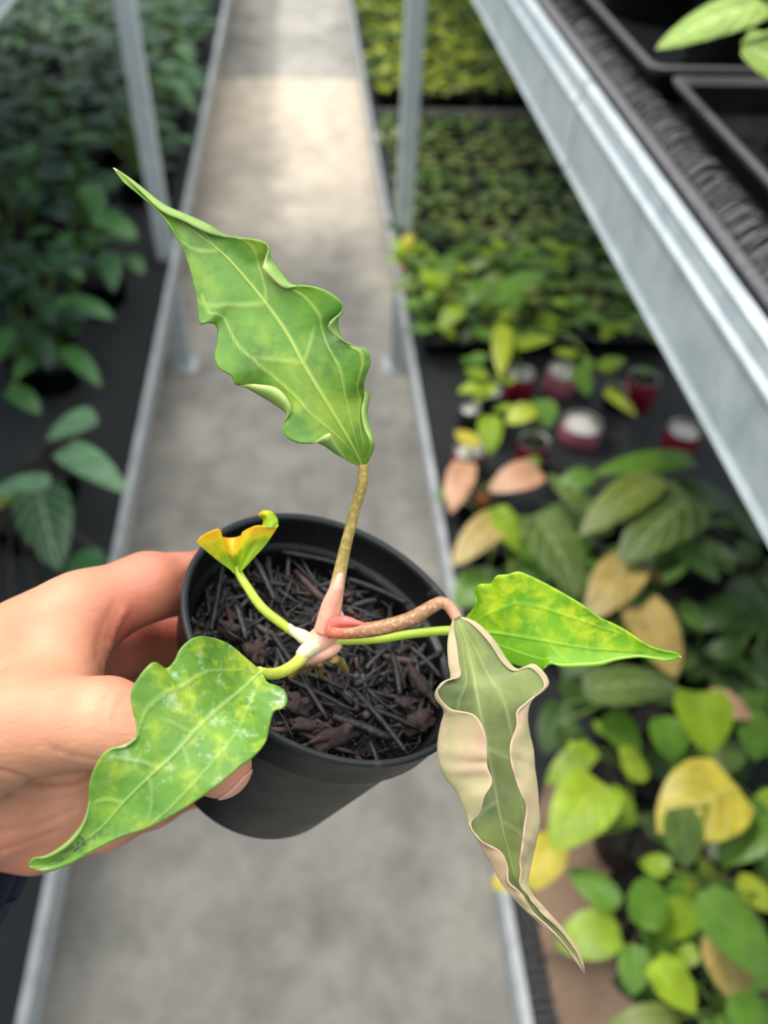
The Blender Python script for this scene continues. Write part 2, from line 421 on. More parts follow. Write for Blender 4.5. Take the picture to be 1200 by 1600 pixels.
def plant(name, root, label, leaves, cat='plant', pot=(.045, .055, .07), group=None, stem=M_stem, potmat=None, z0=BZ, rz=.0, potname='pot'):
    """leaves: (base px,py,z, tip px,py,z, width px, material, opts)"""
    x, y = root[:2]
    t = empty(name, (x, y, z0), label, cat, group)
    top = np.array([x, y, z0+.03])
    if pot:
        r0, r1, h = pot; M = np.eye(4); M[:3, 3] = (x, y, z0+.001)
        V, Fs = lathe([(r0-.003, 0), (r0, .003), (r1-.002, h-.008), (r1, h-.008), (r1, h), (r1-.003, h), (r1-.006, h-.012), (.003, h-.012)], 24, M)
        Fs.append(tuple(range(7*24, 8*24)))
        po = mesh(potname, V, Fs, [potmat or M_blk, M_soil], t, mids=[1 if 6*24 <= i < 7*24 or i == len(Fs)-1 else 0 for i in range(len(Fs))])
        top = np.array([x, y, z0+h-.012])
    for lf in leaves:
        (bx, by, bz), (tx, ty, tz), wp, mat = lf[:4]; kw = lf[4] if len(lf) > 4 else {}
        b = Z(bx, by, bz); e_ = Z(tx, ty, tz); d = proj((b+e_)/2)[2]; wd = wp/F*d
        V, Fs, uv = bleaf(b, e_, wd, **kw)
        o = mesh('leaf', V, Fs, mat, t, uv=uv)
        V, Fs, uv = petiole(top, b+(e_-b)*.01, .0018)
        mesh('leaf_stalk', V, Fs, stem, o)
    return t

# colour families
LG = leafmat('7d991f', 'a6bb4c', .45); LG2 = leafmat('8fa928', 'b7c958', .4); LS = leafmat('3b6a34', '5f8a50', .45); LF = leafmat('2f5a36', '4d7448', .4); GR = leafmat('547c24', '82a048', .45); DG = leafmat('1f3f24', '40633a', .45); DW = leafmat('344f1f', '5f7a3c', .45)  # LS, LF, DG, BL: left bench shade darkened into the leaf colour
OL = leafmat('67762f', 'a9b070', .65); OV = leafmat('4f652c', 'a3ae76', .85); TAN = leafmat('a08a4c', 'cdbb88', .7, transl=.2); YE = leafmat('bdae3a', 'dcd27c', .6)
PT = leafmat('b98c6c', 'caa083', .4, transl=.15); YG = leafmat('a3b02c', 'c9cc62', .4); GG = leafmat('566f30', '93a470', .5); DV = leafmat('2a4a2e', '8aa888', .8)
SL = leafmat('5f8a63', 'a9c3a4', .6); PG = leafmat('5d8430', '8aa858', .4); BL = leafmat('1d3a2b', '345843', .4); OR = leafmat('b36b32', 'cf8a45', .4)

# ------------------------------------------------------------------ right bench: near plants
H1 = .50
def L(bx, by, tx, ty, w_, mat, z=.50, dz=-.02, **kw): return ((bx, by, z), (tx, ty, z+dz), w_, mat, kw)
def at(px, py, z=BZ): return Z(px, py, z)
HP = dict(heart=.2, pw=.62)
plant('potted_plant', at(1160, 1330), 'plant with one large golden yellow heart-shaped leaf near the right edge', [
    L(1148, 1225, 1026, 1300, 128, YE, .60, -.03, heart=.12, pw=.68, fold=.04), L(1060, 1262, 1072, 1358, 66, GG, .63, -.03), L(1190, 1235, 1215, 1290, 60, LG2, .55)])
plant('potted_plant', at(1090, 1190), 'plant with an upright lime heart leaf beside a pinkish dried leaf', [
    L(1090, 1082, 1108, 1182, 92, LG, .58, -.02, **HP), L(1040, 1120, 1050, 1190, 66, GR, .54), L(1105, 1090, 1176, 1122, 48, PT, .52),
    L(1175, 1110, 1180, 1190, 60, GR, .5), L(1080, 1180, 1062, 1225, 60, GR, .5)])
plant('potted_plant', at(975, 1320), 'plant with a broad lime leaf and two round lime leaves above a yellow one', [
    L(938, 1222, 862, 1330, 98, LG2, .58, -.02, heart=.15, pw=.6), L(945, 1250, 996, 1285, 62, LG, .55, **HP),
    L(972, 1195, 1014, 1202, 62, LG2, .53, **HP), L(868, 1308, 828, 1392, 62, YE, .52), L(835, 1350, 768, 1388, 48, YE, .5)])
plant('potted_plant', at(960, 1235), 'small plant with one slanting lime leaf over dark soil', [
    L(928, 1168, 852, 1226, 46, LG, .52), L(905, 1180, 890, 1140, 28, YG, .5)])
plant('potted_plant', at(985, 1450), 'five-leaved bright green plant with its leaves spread around a reddish centre', [
    L(965, 1420, 888, 1356, 52, GR, .54), L(1003, 1452, 1018, 1368, 62, GR, .55), L(968, 1452, 868, 1478, 76, LG, .53),
    L(990, 1475, 988, 1556, 52, PG, .53), L(1022, 1450, 1100, 1418, 62, LG, .52), L(985, 1425, 1000, 1418, 22, YE, .5)], stem=M_stemd)
plant('potted_plant', at(1100, 1600), 'plant with a wavy yellow-lime leaf beside a tan oval leaf at lower right', [
    L(1018, 1502, 1088, 1582, 66, LG2, .55, -.01, wav=.06), L(1128, 1462, 1152, 1568, 88, TAN, .54, heart=.2, pw=.62), L(1092, 1490, 1050, 1500, 34, LG, .52),
    L(1060, 1592, 945, 1606, 50, OL, .5), L(1135, 1585, 1215, 1590, 62, GR, .57, bend=.2)])
plant('potted_plant', at(1210, 1450), 'plant with a large pointed green leaf reaching into the lower right edge', [
    L(1090, 1398, 1215, 1535, 92, PG, .60, -.02, heart=.1), L(1205, 1268, 1122, 1352, 74, GR, .58, -.03, fold=.3), L(1150, 1380, 1215, 1420, 50, YG, .55),
    L(1045, 1360, 998, 1345, 42, LG, .53, **HP), L(1070, 1370, 1090, 1400, 34, YG, .5)])
plant('potted_plant', at(970, 1130), 'plant with an olive leaf lying across, pale veins showing, over dark green leaves', [
    L(912, 1080, 1060, 1072, 72, OV, .56, -.01, pw=.7), L(945, 1120, 1000, 1180, 60, GR, .52), L(1000, 1075, 1062, 1095, 50, OL, .54),
    L(880, 1130, 905, 1200, 50, DW, .5), L(880, 1100, 850, 1180, 56, DW, .49), L(948, 1150, 930, 1125, 24, LG, .5), L(880, 1060, 930, 1110, 60, DW, .48)])
plant('potted_plant', at(1010, 990), 'plant with two tan veined leaves pointing down and a small orange bud', [
    L(985, 882, 915, 972, 76, TAN, .58, heart=.2, pw=.62), L(998, 948, 1056, 1062, 84, TAN, .56, heart=.25, pw=.62), L(990, 935, 1050, 948, 30, GR, .54),
    L(1020, 895, 1026, 912, 18, OR, .56), L(1060, 950, 1108, 985, 44, GR, .52), L(930, 1000, 880, 1060, 60, DW, .5)])
plant('potted_plant', at(960, 830), 'large plant with broad veined olive leaves fanned below the red pots', [
    L(1080, 780, 968, 882, 100, OV, .62, -.02, heart=.2, pw=.62), L(1030, 745, 905, 838, 66, OL, .64, -.03), L(835, 805, 905, 938, 88, OV, .60, heart=.15, pw=.62),
    L(1085, 720, 925, 742, 50, GR, .63, .0), L(925, 740, 870, 770, 42, GR, .56), L(920, 805, 855, 740, 40, GG, .55), L(905, 760, 860, 755, 30, LG, .55)])
plant('potted_plant', at(1130, 860), 'dark green plant half hidden under the steel shelf edge', [
    L(1048, 775, 1150, 790, 74, DW, .6, heart=.15), L(1058, 855, 1124, 908, 48, GR, .56), L(1150, 790, 1190, 850, 60, DW, .58), L(1088, 830, 1010, 905, 60, DW, .52)])
plant('potted_plant', at(1170, 990), 'dark plant in shade at the right edge, level with the lime leaf tip', [
    L(1170, 940, 1080, 985, 56, DW, .52), L(1190, 920, 1215, 1010, 70, DW, .55), L(1160, 1010, 1100, 1020, 40, DW, .5), L(1185, 1010, 1215, 1080, 50, DW, .5), L(1140, 960, 1175, 900, 50, DW, .5)])
plant('potted_plant', at(770, 870), 'plant with a dull yellow leaf and lime leaves beside the bench rail', [
    L(788, 805, 706, 886, 58, TAN, .53, pw=.7), L(775, 792, 808, 862, 44, LG, .54), L(800, 845, 845, 880, 40, GR, .52), L(760, 900, 712, 950, 60, GR, .48),
    L(800, 900, 835, 950, 60, GG, .5), L(850, 880, 810, 930, 50, GR, .47), L(700, 770, 680, 782, 22, GR, .42)])
plant('potted_plant', at(745, 800), 'plant with two drooping brown dried leaves next to the bench rail', [
    L(845, 738, 764, 768, 62, PT, .52, pw=.7), L(728, 722, 704, 802, 46, PT, .50), L(845, 720, 800, 735, 24, GR, .52), L(755, 770, 748, 790, 24, OR, .45)])
plant('potted_plant', at(1115, 1500), 'small yellow-green seedling between the tan leaf and the round lime leaf', [
    L(1090, 1350, 1120, 1375, 34, YG, .5), L(1100, 1440, 1060, 1470, 40, GR, .5), L(1065, 1450, 1040, 1440, 26, YE, .5)])
tag(mesh('muddy_mat', [(.27, .0, BZ+.002), (.56, .0, BZ+.002), (.60, .5, BZ+.002), (.50, .62, BZ+.002), (.33, .56, BZ+.002), (.27, .45, BZ+.002)], [(0, 1, 2, 3, 4, 5)], M_mud, origin=(.4, .3, BZ+.002), smooth=False),
    'brown muddy patch of mat under the lime leaves at lower right', 'mat')
# extra low dark filler plants between the big ones
def filler_proto(name, mats, nleaf, ll, lw, hgt, label, group, pot=None, spread=1.0, tiltup=.35, loc=(0, 0, 0), parts=True, rnd=None):
    t = empty(name, loc, label, 'seedling' if not parts else 'plant', group)
    top = np.array([loc[0], loc[1], loc[2]+(pot[2]-.01 if pot else .0)])
    if pot:
        r0, r1, h = pot; M = np.eye(4); M[:3, 3] = loc
        V, Fs = lathe([(r0-.002, 0), (r1-.002, h-.006), (r1, h-.006), (r1, h), (r1-.004, h), (r1-.006, h-.01), (.003, h-.01)], 14, M); Fs.append(tuple(range(6*14, 7*14)))
        mesh('pot', V, Fs, [M_blk, M_soil], t, mids=[1 if 5*14 <= i < 6*14 or i == len(Fs)-1 else 0 for i in range(len(Fs))])
    for i in range(nleaf):
        a = i*2.4+random.uniform(-.4, .4); hh = hgt*random.uniform(.55, 1.0); rr = ll*random.uniform(.2, .6)*spread
        b = top+np.array([math.cos(a)*rr, math.sin(a)*rr, hh]); l_ = ll*random.uniform(.75, 1.15)
        tp = b+np.array([math.cos(a)*l_, math.sin(a)*l_, l_*random.uniform(-.4, tiltup)])
        V, Fs, uv = bleaf(b, tp, lw*random.uniform(.8, 1.1), bend=.12, nu=2, nv=6, heart=.1)
        o = mesh('leaf', V, Fs, random.choice(mats), t, uv=uv)
        V, Fs, uv = petiole(top, b, .0014, .2, 5); mesh('leaf_stalk', V, Fs, M_stem, o)
    return t
used = set()
def place(protos, spots, label, group, smin=.85, smax=1.15, where=None):
    for i, (x, y, z) in enumerate(spots):
        pr = protos[i % len(protos)]
        if id(pr) not in used:
            used.add(id(pr)); pr.location = (x, y, z); pr.rotation_euler = (0, 0, random.uniform(0, 6.28)); s = random.uniform(smin, smax); pr.scale = (s, s, s)
        else: pr = dup(pr, (x, y, z), random.uniform(0, 6.28), random.uniform(smin, smax))
        if where: wl = where(x, y); pr['label'] = wl[0]; pr['group'] = wl[1]
def region(x, y, ys, yn, what, where_):
    j = sum(y > q for q in ys); a = abs(x)
    side = 'by the aisle' if a < .48 else ('mid-bench' if a < .75 else 'far from the aisle')
    return ('%s, %s %s, %s' % (what, yn[j], where_, side), '%ss, %s %s, %s' % (what, yn[j], where_, side))
def railx(py): return 740+.535*py+10
def vis(x, y, z, m=35):
    px, py, d = proj((x, y, z))
    return -m < px < min(1200+m, railx(py)+m) and -m < py < 1600+m
g = 'low dark green filler plants in black pots on the right bench'
pf = [filler_proto('potted_plant', [DW, GR, DW, GG], 6, .07, .05, .05, 'low dark green plant in a black pot among the taller plants of the right bench', g, (.03, .038, .05)) for _ in range(3)]
sp = []
for px, py in [(1050, 900), (1150, 930), (1130, 1050), (870, 990), (1010, 1040), (1150, 1180), (1195, 1130), (930, 1010), (1100, 1400), (1185, 1480), (1050, 1250), (860, 930), (1080, 1060), (1195, 860), (1195, 1350), (800, 960), (905, 905), (1040, 1590)]:
    q = Z(px, py, BZ+.001); sp.append(tuple(q))
place(pf, sp, None, g)

# ---- cans used as planters, in the middle of the right bench
M_can = m_simple('red_can', lin('8c1d33'), .35, .2, 30, Metallic=.3); M_perl = m_simple('pale_grit', lin('c4c0ba'), .9, .2, 120); M_lid = m_simple('tin_rim', lin('9a9a98'), .4, .15, 50, Metallic=.5)
M_pinkc = m_simple('pink_cup', lin('a5616e'), .4, .2, 40)
def can(px, py, label, r=.033, h=.075, body=M_can, topm=M_perl, leaves=()):
    q = Z(px, py, BZ+h); x, y = q[0], q[1]
    t = empty('can_planter', (x, y, BZ), label, 'planter'); M = np.eye(4); M[:3, 3] = (x, y, BZ+.001)
    V, Fs = lathe([(r-.004, 0), (r, .004), (r, h-.006), (r-.003, h-.001)], 28, M); mesh('can_body', V, Fs, body, t)
    V, Fs = lathe([(r-.003, h-.002), (r-.001, h+.002), (r-.003, h+.002), (r-.005, h-.003)], 28, M); mesh('can_rim', V, Fs[:-1], M_lid, t)
    V, Fs = lathe([(r-.0045, h-.008), (r*.6, h-.003), (.002, h-.001)], 28, M); Fs = Fs[:-1]; Fs.append(tuple(range(56, 84))); mesh('grit', V, Fs, topm, t)
    for lf in leaves:
        (bx, by, bz), (tx, ty, tz), wp, mat = lf[:4]; b = Z(bx, by, bz); e_ = Z(tx, ty, tz); d = proj((b+e_)/2)[2]
        V, Fs, uv = bleaf(b, e_, wp/F*d, **lf[4]); o = mesh('leaf', V, Fs, mat, t, uv=uv)
        V, Fs, uv = petiole((x, y, BZ+h), b, .0014, .2, 5); mesh('leaf_stalk', V, Fs, M_stem, o)
can(910, 662, 'wide pink cup topped with pale grit, alone on the black mat', .044, .048, M_pinkc)
can(1070, 672, 'red can topped with grey grit, farthest right against the steel shelf edge', .036, .07)
can(1006, 590, 'deep red can with a green sprout in dark soil', .036, .075, topm=M_soil, leaves=[L(1000, 585, 1022, 578, 24, GR, .47)])
can(880, 580, 'pink and white cup in front of the seedling trays', .036, .06, M_pinkc, leaves=[L(900, 575, 918, 620, 34, GR, .5), L(890, 560, 872, 545, 34, LG, .5)])
can(815, 585, 'red can with silver rim under a yellow-brown leaf', .032, .075, leaves=[L(785, 510, 782, 590, 34, YG, .52, heart=.05), L(800, 600, 770, 590, 26, LG, .49), L(805, 545, 860, 530, 34, LG, .5)])
can(765, 612, 'pale grit can under a cluster of lime leaves', .028, .065, M_blk2, leaves=[L(765, 605, 715, 612, 38, LG2, .48), L(755, 595, 730, 575, 30, LG, .49), L(770, 600, 740, 630, 28, LG2, .48), L(750, 570, 720, 560, 26, GR, .48)])
can(735, 640, 'small black pot with a white gritty top at the left of the cans', .022, .05, M_blk2)
can(733, 705, 'maroon can with shiny silver rim and a yellow-lime leaf, near the bench rail', .030, .085, leaves=[L(740, 700, 715, 672, 32, YE, .5), L(765, 650, 765, 712, 40, LG, .52)])
can(835, 690, 'red can behind the olive round leaves', .032, .07, topm=M_soil, leaves=[L(835, 640, 790, 662, 44, YG, .52, heart=.1), L(845, 625, 855, 670, 44, PG, .52), L(800, 640, 770, 640, 24, LG, .5)])
can(750, 775, 'small red can with shiny rim between the dried brown leaves', .022, .05)
can(965, 610, 'black pot holding one yellow-green drooping leaf', .026, .05, M_blk2, topm=M_soil, leaves=[L(945, 612, 995, 652, 28, YG, .5), L(940, 580, 975, 560, 30, LG, .5)])

# ---- seedling trays
gA = 'seedling trays on the right bench'
for i, (x0, y0) in enumerate([(x, y) for y in (1.62, 2.07, 2.52) for x in (.252, .66, 1.07)]):
    row = ['nearest', 'middle', 'farthest'][i//3]; col_ = ['by the rail', 'in the middle of the bench', 'deepest under the shelf'][i % 3]
    tray(x0, y0, x0+.395, y0+.435, BZ+.001, .05, 'black seedling tray in the %s row of trays, %s' % (row, col_), cells=True, group=gA)
lab = 'small green seedling in the middle trays on the right bench'
pr = [filler_proto('seedling', [DW, OL, GG, OL, GR], 6, .036, .026, .045, lab, 'small seedlings in the middle trays', parts=False) for _ in range(5)]
sp = [(x+random.uniform(-.012, .012), y+random.uniform(-.012, .012), BZ+.038) for x in np.arange(.285, 1.45, .088) for y in np.arange(2.13, 2.95, .088)]
sp = [s for s in sp if vis(s[0], s[1], s[2]+.03)]
place(pr, sp[:290], lab, None, where=lambda x, y: region(x, y, [2.32, 2.6], ['front', 'middle', 'back'], 'small green seedling', 'rows of the middle trays'))
lab = 'bushy green and lime young plant in the nearest trays behind the red cans'
pr = [filler_proto('young_plant', m_, 7, .062, .045, .06, lab, 'leafy young plants in the nearest trays') for m_ in ([LG, GR, DW], [GR, PG, OL], [GR, DW, GG], [LG, YG, PG], [GG, DW, OL])]
sp = [(x+random.uniform(-.02, .02), y+random.uniform(-.02, .02), BZ+.038) for x in np.arange(.29, 1.35, .11) for y in np.arange(1.66, 2.08, .10)]
sp = [s for s in sp if vis(s[0], s[1], s[2]+.05)]
place(pr, sp, lab, None, where=lambda x, y: region(x, y, [1.8, 1.92], ['front', 'second', 'back'], 'leafy lime and green young plant', 'rows of the nearest trays'))
# far batch standing beyond the dark gap
lab = 'pale green young plant in the dense block at the far end of the right bench'
pr = [filler_proto('young_plant', m_, 8, .042, .036, .06, lab, 'dense block of young plants beyond the dark gap', (.03, .034, .05)) for m_ in ([YG, GG, OL], [OL, YG, GR], [GG, OL], [OL, OV, YG])]
sp = [(x+random.uniform(-.015, .015), y+random.uniform(-.015, .015), BZ+.001) for x in np.arange(.29, 1.1, .078) for y in np.arange(3.22, 5.3, .085)]
sp = [s for s in sp if vis(s[0], s[1], s[2]+.05)]
place(pr, sp[:290], lab, None, where=lambda x, y: region(x, y, [3.7, 4.3], ['front', 'middle', 'far'], 'pale green young plant', 'part of the block beyond the dark gap'))
slabw = MB().box((.25, 3.04, BZ+.001), (1.6, 3.10, BZ+.045)).build('shade_strip', M_gapshade, smooth=False, origin=(.9, 3.07, BZ))  # added dark strip, stands for the shade in the gap
tag(slabw, 'dark strip standing in for the shaded gap between the two blocks of plants', 'shade strip')
plant('young_plant', at(640, 440), 'small plant with yellow, lime and beige leaves spilling over the bench rail beside the post', [
    L(632, 395, 610, 375, 20, LG2, .45), L(630, 395, 606, 412, 22, LG, .44), L(635, 385, 642, 365, 20, YE, .46), L(628, 400, 626, 425, 18, PT, .43), L(640, 395, 662, 385, 22, LG, .45)], pot=(.02, .025, .05))
plant('young_plant', at(700, 500), 'plant with two bright yellow-lime leaves at the left corner of the nearest tray', [
    L(655, 430, 702, 452, 40, LG2, .52), L(690, 430, 668, 470, 30, LG, .51), L(720, 480, 690, 512, 34, LG, .5), L(760, 440, 735, 478, 34, GR, .5), L(775, 470, 845, 425, 40, PG, .52)], pot=None, z0=BZ+.045)
plant('young_plant', at(850, 560), 'plant with lime leaves arching over the front edge of the tray', [
    L(805, 545, 868, 528, 32, LG2, .5), L(760, 560, 722, 570, 30, GR, .48), L(920, 560, 900, 600, 30, GR, .48), L(1010, 500, 1050, 560, 30, OL, .5)], pot=None, z0=BZ+.045)

# ------------------------------------------------------------------ left bench
lab = 'dark lance-leaved plant in the shaded mass on the left bench'
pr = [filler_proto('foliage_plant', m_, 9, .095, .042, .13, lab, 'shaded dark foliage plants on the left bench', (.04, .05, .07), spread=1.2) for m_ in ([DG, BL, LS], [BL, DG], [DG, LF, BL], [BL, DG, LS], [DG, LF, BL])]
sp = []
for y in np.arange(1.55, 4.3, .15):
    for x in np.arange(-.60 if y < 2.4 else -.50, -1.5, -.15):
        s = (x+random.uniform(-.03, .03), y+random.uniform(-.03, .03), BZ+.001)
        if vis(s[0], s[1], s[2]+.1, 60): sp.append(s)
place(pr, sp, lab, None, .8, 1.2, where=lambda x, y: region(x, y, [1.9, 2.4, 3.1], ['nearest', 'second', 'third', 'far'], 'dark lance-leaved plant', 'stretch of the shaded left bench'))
lab = 'brighter green low plant behind the left post, close to the bench rail'
pr = [filler_proto('foliage_plant', [LS, LF, DG], 7, .065, .045, .07, lab, 'brighter low plants behind the left post', (.035, .04, .055)) for _ in range(3)]
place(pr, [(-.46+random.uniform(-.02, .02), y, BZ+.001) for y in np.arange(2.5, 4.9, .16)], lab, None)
plant('foliage_plant', at(90, 770), 'plant with a pair of pale green leaves pointing to the aisle, left bench', [
    L(152, 652, 72, 688, 58, SL, .52, pw=.62), L(98, 702, 200, 772, 58, SL, .52, pw=.62)], stem=M_stemd)
plant('foliage_plant', at(40, 840), 'plant with a dark veined leaf hanging down above the hand', [
    L(62, 768, 92, 893, 88, DV, .54, heart=.2, pw=.62), L(80, 755, -20, 775, 48, SL, .53), L(165, 868, 95, 915, 58, LF, .50), L(30, 770, -30, 800, 40, YG, .5), L(60, 930, 90, 990, 60, DG, .44), L(20, 950, 0, 1000, 60, DG, .44)], stem=M_stemd)
plant('foliage_plant', at(95, 600), 'plant with green lance leaves low in the left mass, nearest the bare mat', [
    L(100, 545, 158, 605, 36, LS, .5), L(15, 608, 64, 648, 38, LS, .5), L(60, 560, 20, 590, 40, LS, .5), L(50, 500, 78, 580, 40, DG, .52), L(10, 500, 20, 560, 44, DG, .52), L(105, 470, 180, 500, 40, LS, .53), L(120, 520, 100, 480, 40, DG, .52)])
plant('foliage_plant', at(170, 470), 'plant with two lighter green leaves nearest the left post', [
    L(170, 395, 178, 458, 34, LF, .54), L(90, 425, 30, 412, 28, LF, .54), L(150, 340, 215, 375, 50, LS, .58), L(140, 290, 155, 345, 40, LS, .58), L(80, 390, 130, 440, 34, LS, .55), L(200, 400, 225, 430, 26, LS, .5)])
w1 = m_simple('dark_bag', lin('23262a'), .8)

# ------------------------------------------------------------------ the potted plant held in the hand
D0 = .22
NC = np.array([.7171, 1.2412, 1.0]); NC /= np.linalg.norm(NC)
RIM = P(527.2, 976.4, D0); N = R3 @ NC
PR = .0456*D0/.24; PH = PR*1.5447; PB = PR*.67
ax = np.cross(N, [0, 0, 1.]); ax /= np.linalg.norm(ax); ay = np.cross(N, ax)
PM = np.eye(4); PM[:3, 0] = ax; PM[:3, 1] = ay; PM[:3, 2] = N; PM[:3, 3] = RIM     # pot frame: z along the axis, 0 at the rim
def pot(r, a, z): return RIM+ax*r*math.cos(a)+ay*r*math.sin(a)+N*z
def potxy(x, y, z): return RIM+ax*x+ay*y+N*z
POT = empty('potted_plant', RIM-N*PH, 'held black pot with one ruffled green plant, five leaves and a hanging brown-green leaf', 'potted plant')
M_pot = m_black('pot_plastic', '0b0c0d', .33, .6)
t_ = .0011
prof = [(PB-.002, -PH), (PB, -PH+.002), (PR*.905, -.0135), (PR*.918, -.0125), (PR*.955, -.0115), (PR*.975, -.0025), (PR*.985, -.0012), (PR, -.0010), (PR*1.003, -.0003), (PR, .0005),
        (PR*.975, .0006), (PR*.958, -.0002), (PR*.952, -.002), (PR*.925, -.0085), (PR*.915, -.0092), (PR*.888, -.0095), (PR*.875, -.0115), (PR*.87, -.014), (PB-t_-.001, -PH+.003)]
V, Fs = lathe(prof, 128, PM); Fs.append(tuple(range(18*128, 19*128)))
M_rim = m_black('worn_pot_rim', '232628', .42, .6)
mesh('pot', V, Fs, [M_pot, M_rim], POT, mids=[1 if 6*128 <= i < 11*128 else 0 for i in range(len(Fs))])

# potting mix: lumpy soil, charred sticks (beyond counting) and larger bark chips
def m_mix():
    n = NT('charred_fibre'); a = n.noise(260, 4, .65); b = n.noise(900, 3)
    return n.bsdf(n.ramp(a, [(.36, lin('060506')), (.55, lin('131112')), (.76, lin('38322f'))]), .55, bump=b, bdist=.0004)
def m_bark():
    n = NT('bark'); a = n.noise(420, 6, .7)
    return n.bsdf(n.ramp(a, [(.35, lin('100a09')), (.58, lin('35231e')), (.78, lin('6a4c42'))]), .75, bump=a, bdist=.0009)
M_mix = m_mix(); M_bark = m_bark()
SOILZ = -.0150
b = MB(); k = 40; rings_ = 16
sv = []; sf = []
for i in range(rings_+1):
    r = PR*.872*i/rings_
    for j in range(k):
        a = 2*math.pi*j/k; sv.append(potxy(r*math.cos(a), r*math.sin(a), SOILZ-.004+random.uniform(-.0012, .0012)+.0015*math.cos(a*3+r*200)))
sf = [(i*k+j, i*k+(j+1) % k, (i+1)*k+(j+1) % k, (i+1)*k+j) for i in range(rings_) for j in range(k)]
b.add(sv, sf)
def stick(cx, cy, cz, ang, ln, r, tilt, bend=.1, mi=0):
    d = np.array([math.cos(ang)*math.cos(tilt), math.sin(ang)*math.cos(tilt), math.sin(tilt)]); s_ = np.array([-math.sin(ang), math.cos(ang), 0])
    pts = []
    for q in (-.5, -.2, .15, .5): pts.append(np.array([cx, cy, cz])+d*ln*q+s_*ln*bend*(.25-q*q))
    pts = np.array(pts); rr = np.hypot(pts[:, 0], pts[:, 1]); lim = PR*.865
    f = np.minimum(1, lim/np.maximum(rr, 1e-6)); pts[:, 0] *= f; pts[:, 1] *= f
    b.tube([potxy(*q) for q in pts], [r, r*1.05, r*.9, r*.6], 6, mi)
for i in range(520):
    rr = PR*.84*math.sqrt(random.random()); a = random.uniform(0, 6.283)
    stick(rr*math.cos(a), rr*math.sin(a), SOILZ-.003+random.random()**1.5*.0055, random.uniform(0, 6.28), random.uniform(.005, .019), random.choice((.00025, .0004, .0005, .0007, .001))*random.uniform(.8, 1.2), random.gauss(0, .28), random.uniform(-.25, .25), random.choice((0, 0, 0, 1, 1, 2)))
for i in range(420):       # crumbs
    rr = PR*.85*math.sqrt(random.random()); a = random.uniform(0, 6.283); s_ = random.uniform(.0006, .0017)
    c_ = np.array([rr*math.cos(a), rr*math.sin(a), SOILZ-.0028+random.random()*.003])
    vv = [(1,0,0),(-1,0,0),(0,1,0),(0,-1,0),(0,0,1),(0,0,-1)]
    b.add([potxy(*(c_+np.array(v_)*s_*random.uniform(.6, 1.3))) for v_ in vv], [(0,2,4),(2,1,4),(1,3,4),(3,0,4),(2,0,5),(1,2,5),(3,1,5),(0,3,5)])
mx = b.build('potting_mix', [M_mix, m_simple('grey_twig', lin('363133'), .6, .3, 400), m_simple('brown_twig', lin('432e28'), .7, .35, 400)], POT); tag(mx, kind='stuff')
def onpot(px, py, z):      # point of the plane z along the pot axis, seen at px,py
    d = ray(px, py); o = potxy(0, 0, z); return C0+d*(((o-C0)@N)/(d@N))
def stick2(p0, p1, r, zz=-.0103, mat=None, name=None):
    a_ = onpot(*p0, zz); b_ = onpot(*p1, zz+.0005); m_ = (a_+b_)/2+N*.0006
    return tube(catmull([a_, m_, b_], 8), np.array([.8, 1, 1.1, 1, 1, 1, .9, .7])*r, 7)
sb = MB()
for p0, p1, r in [((550, 1075), (638, 1180), .00085), ((425, 990), (512, 1125), .0008), ((520, 1120), (610, 1155), .0012), ((452, 1062), (548, 1110), .0007), ((560, 1100), (655, 1140), .0008), ((610, 870), (655, 900), .0009), ((545, 905), (640, 945), .0009),
                  ((350, 870), (330, 985), .0007), ((368, 945), (385, 1000), .0009), ((395, 870), (430, 940), .0009), ((655, 1040), (700, 1015), .0009), ((612, 1020), (625, 1085), .0009), ((440, 862), (560, 890), .0008), ((640, 1010), (690, 1060), .0008)]:
    V, Fs, uv = stick2(p0, p1, r); sb.add(V, Fs, uv)
sb.build('long_twigs', M_mix, POT)
def chip(px, py, l_, w_, h_, ang, zz=-.0112):
    c_ = onpot(px, py, zz); u = math.cos(ang)*ax+math.sin(ang)*ay; v = np.cross(N, u); V = []; nu, nv = 26, 15; ph0 = random.random()*9
    for i in range(nu+1):
        for j in range(nv):
            th = math.pi*i/nu; ph = 2*math.pi*j/nv; q = (1+.16*math.sin(3*th+ph0)*math.sin(2*ph+ph0)+.10*math.sin(7*th+ph+ph0)+random.uniform(-.07, .07))*(.85+.25*math.sin(ph*2+ph0))
            V.append(c_+u*l_*math.cos(th)*q+v*w_*math.sin(th)*math.cos(ph)*q+N*h_*math.sin(th)*math.sin(ph)*q)
    Fs = [(i*nv+j, i*nv+(j+1) % nv, (i+1)*nv+(j+1) % nv, (i+1)*nv+j) for i in range(nu) for j in range(nv)]
    mesh('bark_chip', V, Fs, M_bark, POT)
def img_ang(dx, dy):       # direction in the pot plane that shows as (dx, dy) in the picture
    a_ = onpot(550, 1050, 0); b_ = onpot(550+dx, 1050+dy, 0); q = b_-a_; return math.atan2(q@ay, q@ax)
chip(528, 1150, .0075, .0026, .0028, img_ang(80, -28)); chip(478, 1132, .0042, .0016, .0017, img_ang(40, 5)); chip(465, 1100, .0032, .0028, .0024, img_ang(20, 10))
chip(400, 1018, .0032, .0028, .003, img_ang(10, 20)); chip(660, 1070, .0072, .0022, .0022, img_ang(30, 45)); chip(358, 985, .003, .0022, .0024, 1.)
chip(655, 1128, .0055, .0035, .0016, img_ang(50, -20)); chip(632, 1098, .003, .0016, .0014, img_ang(30, 20))

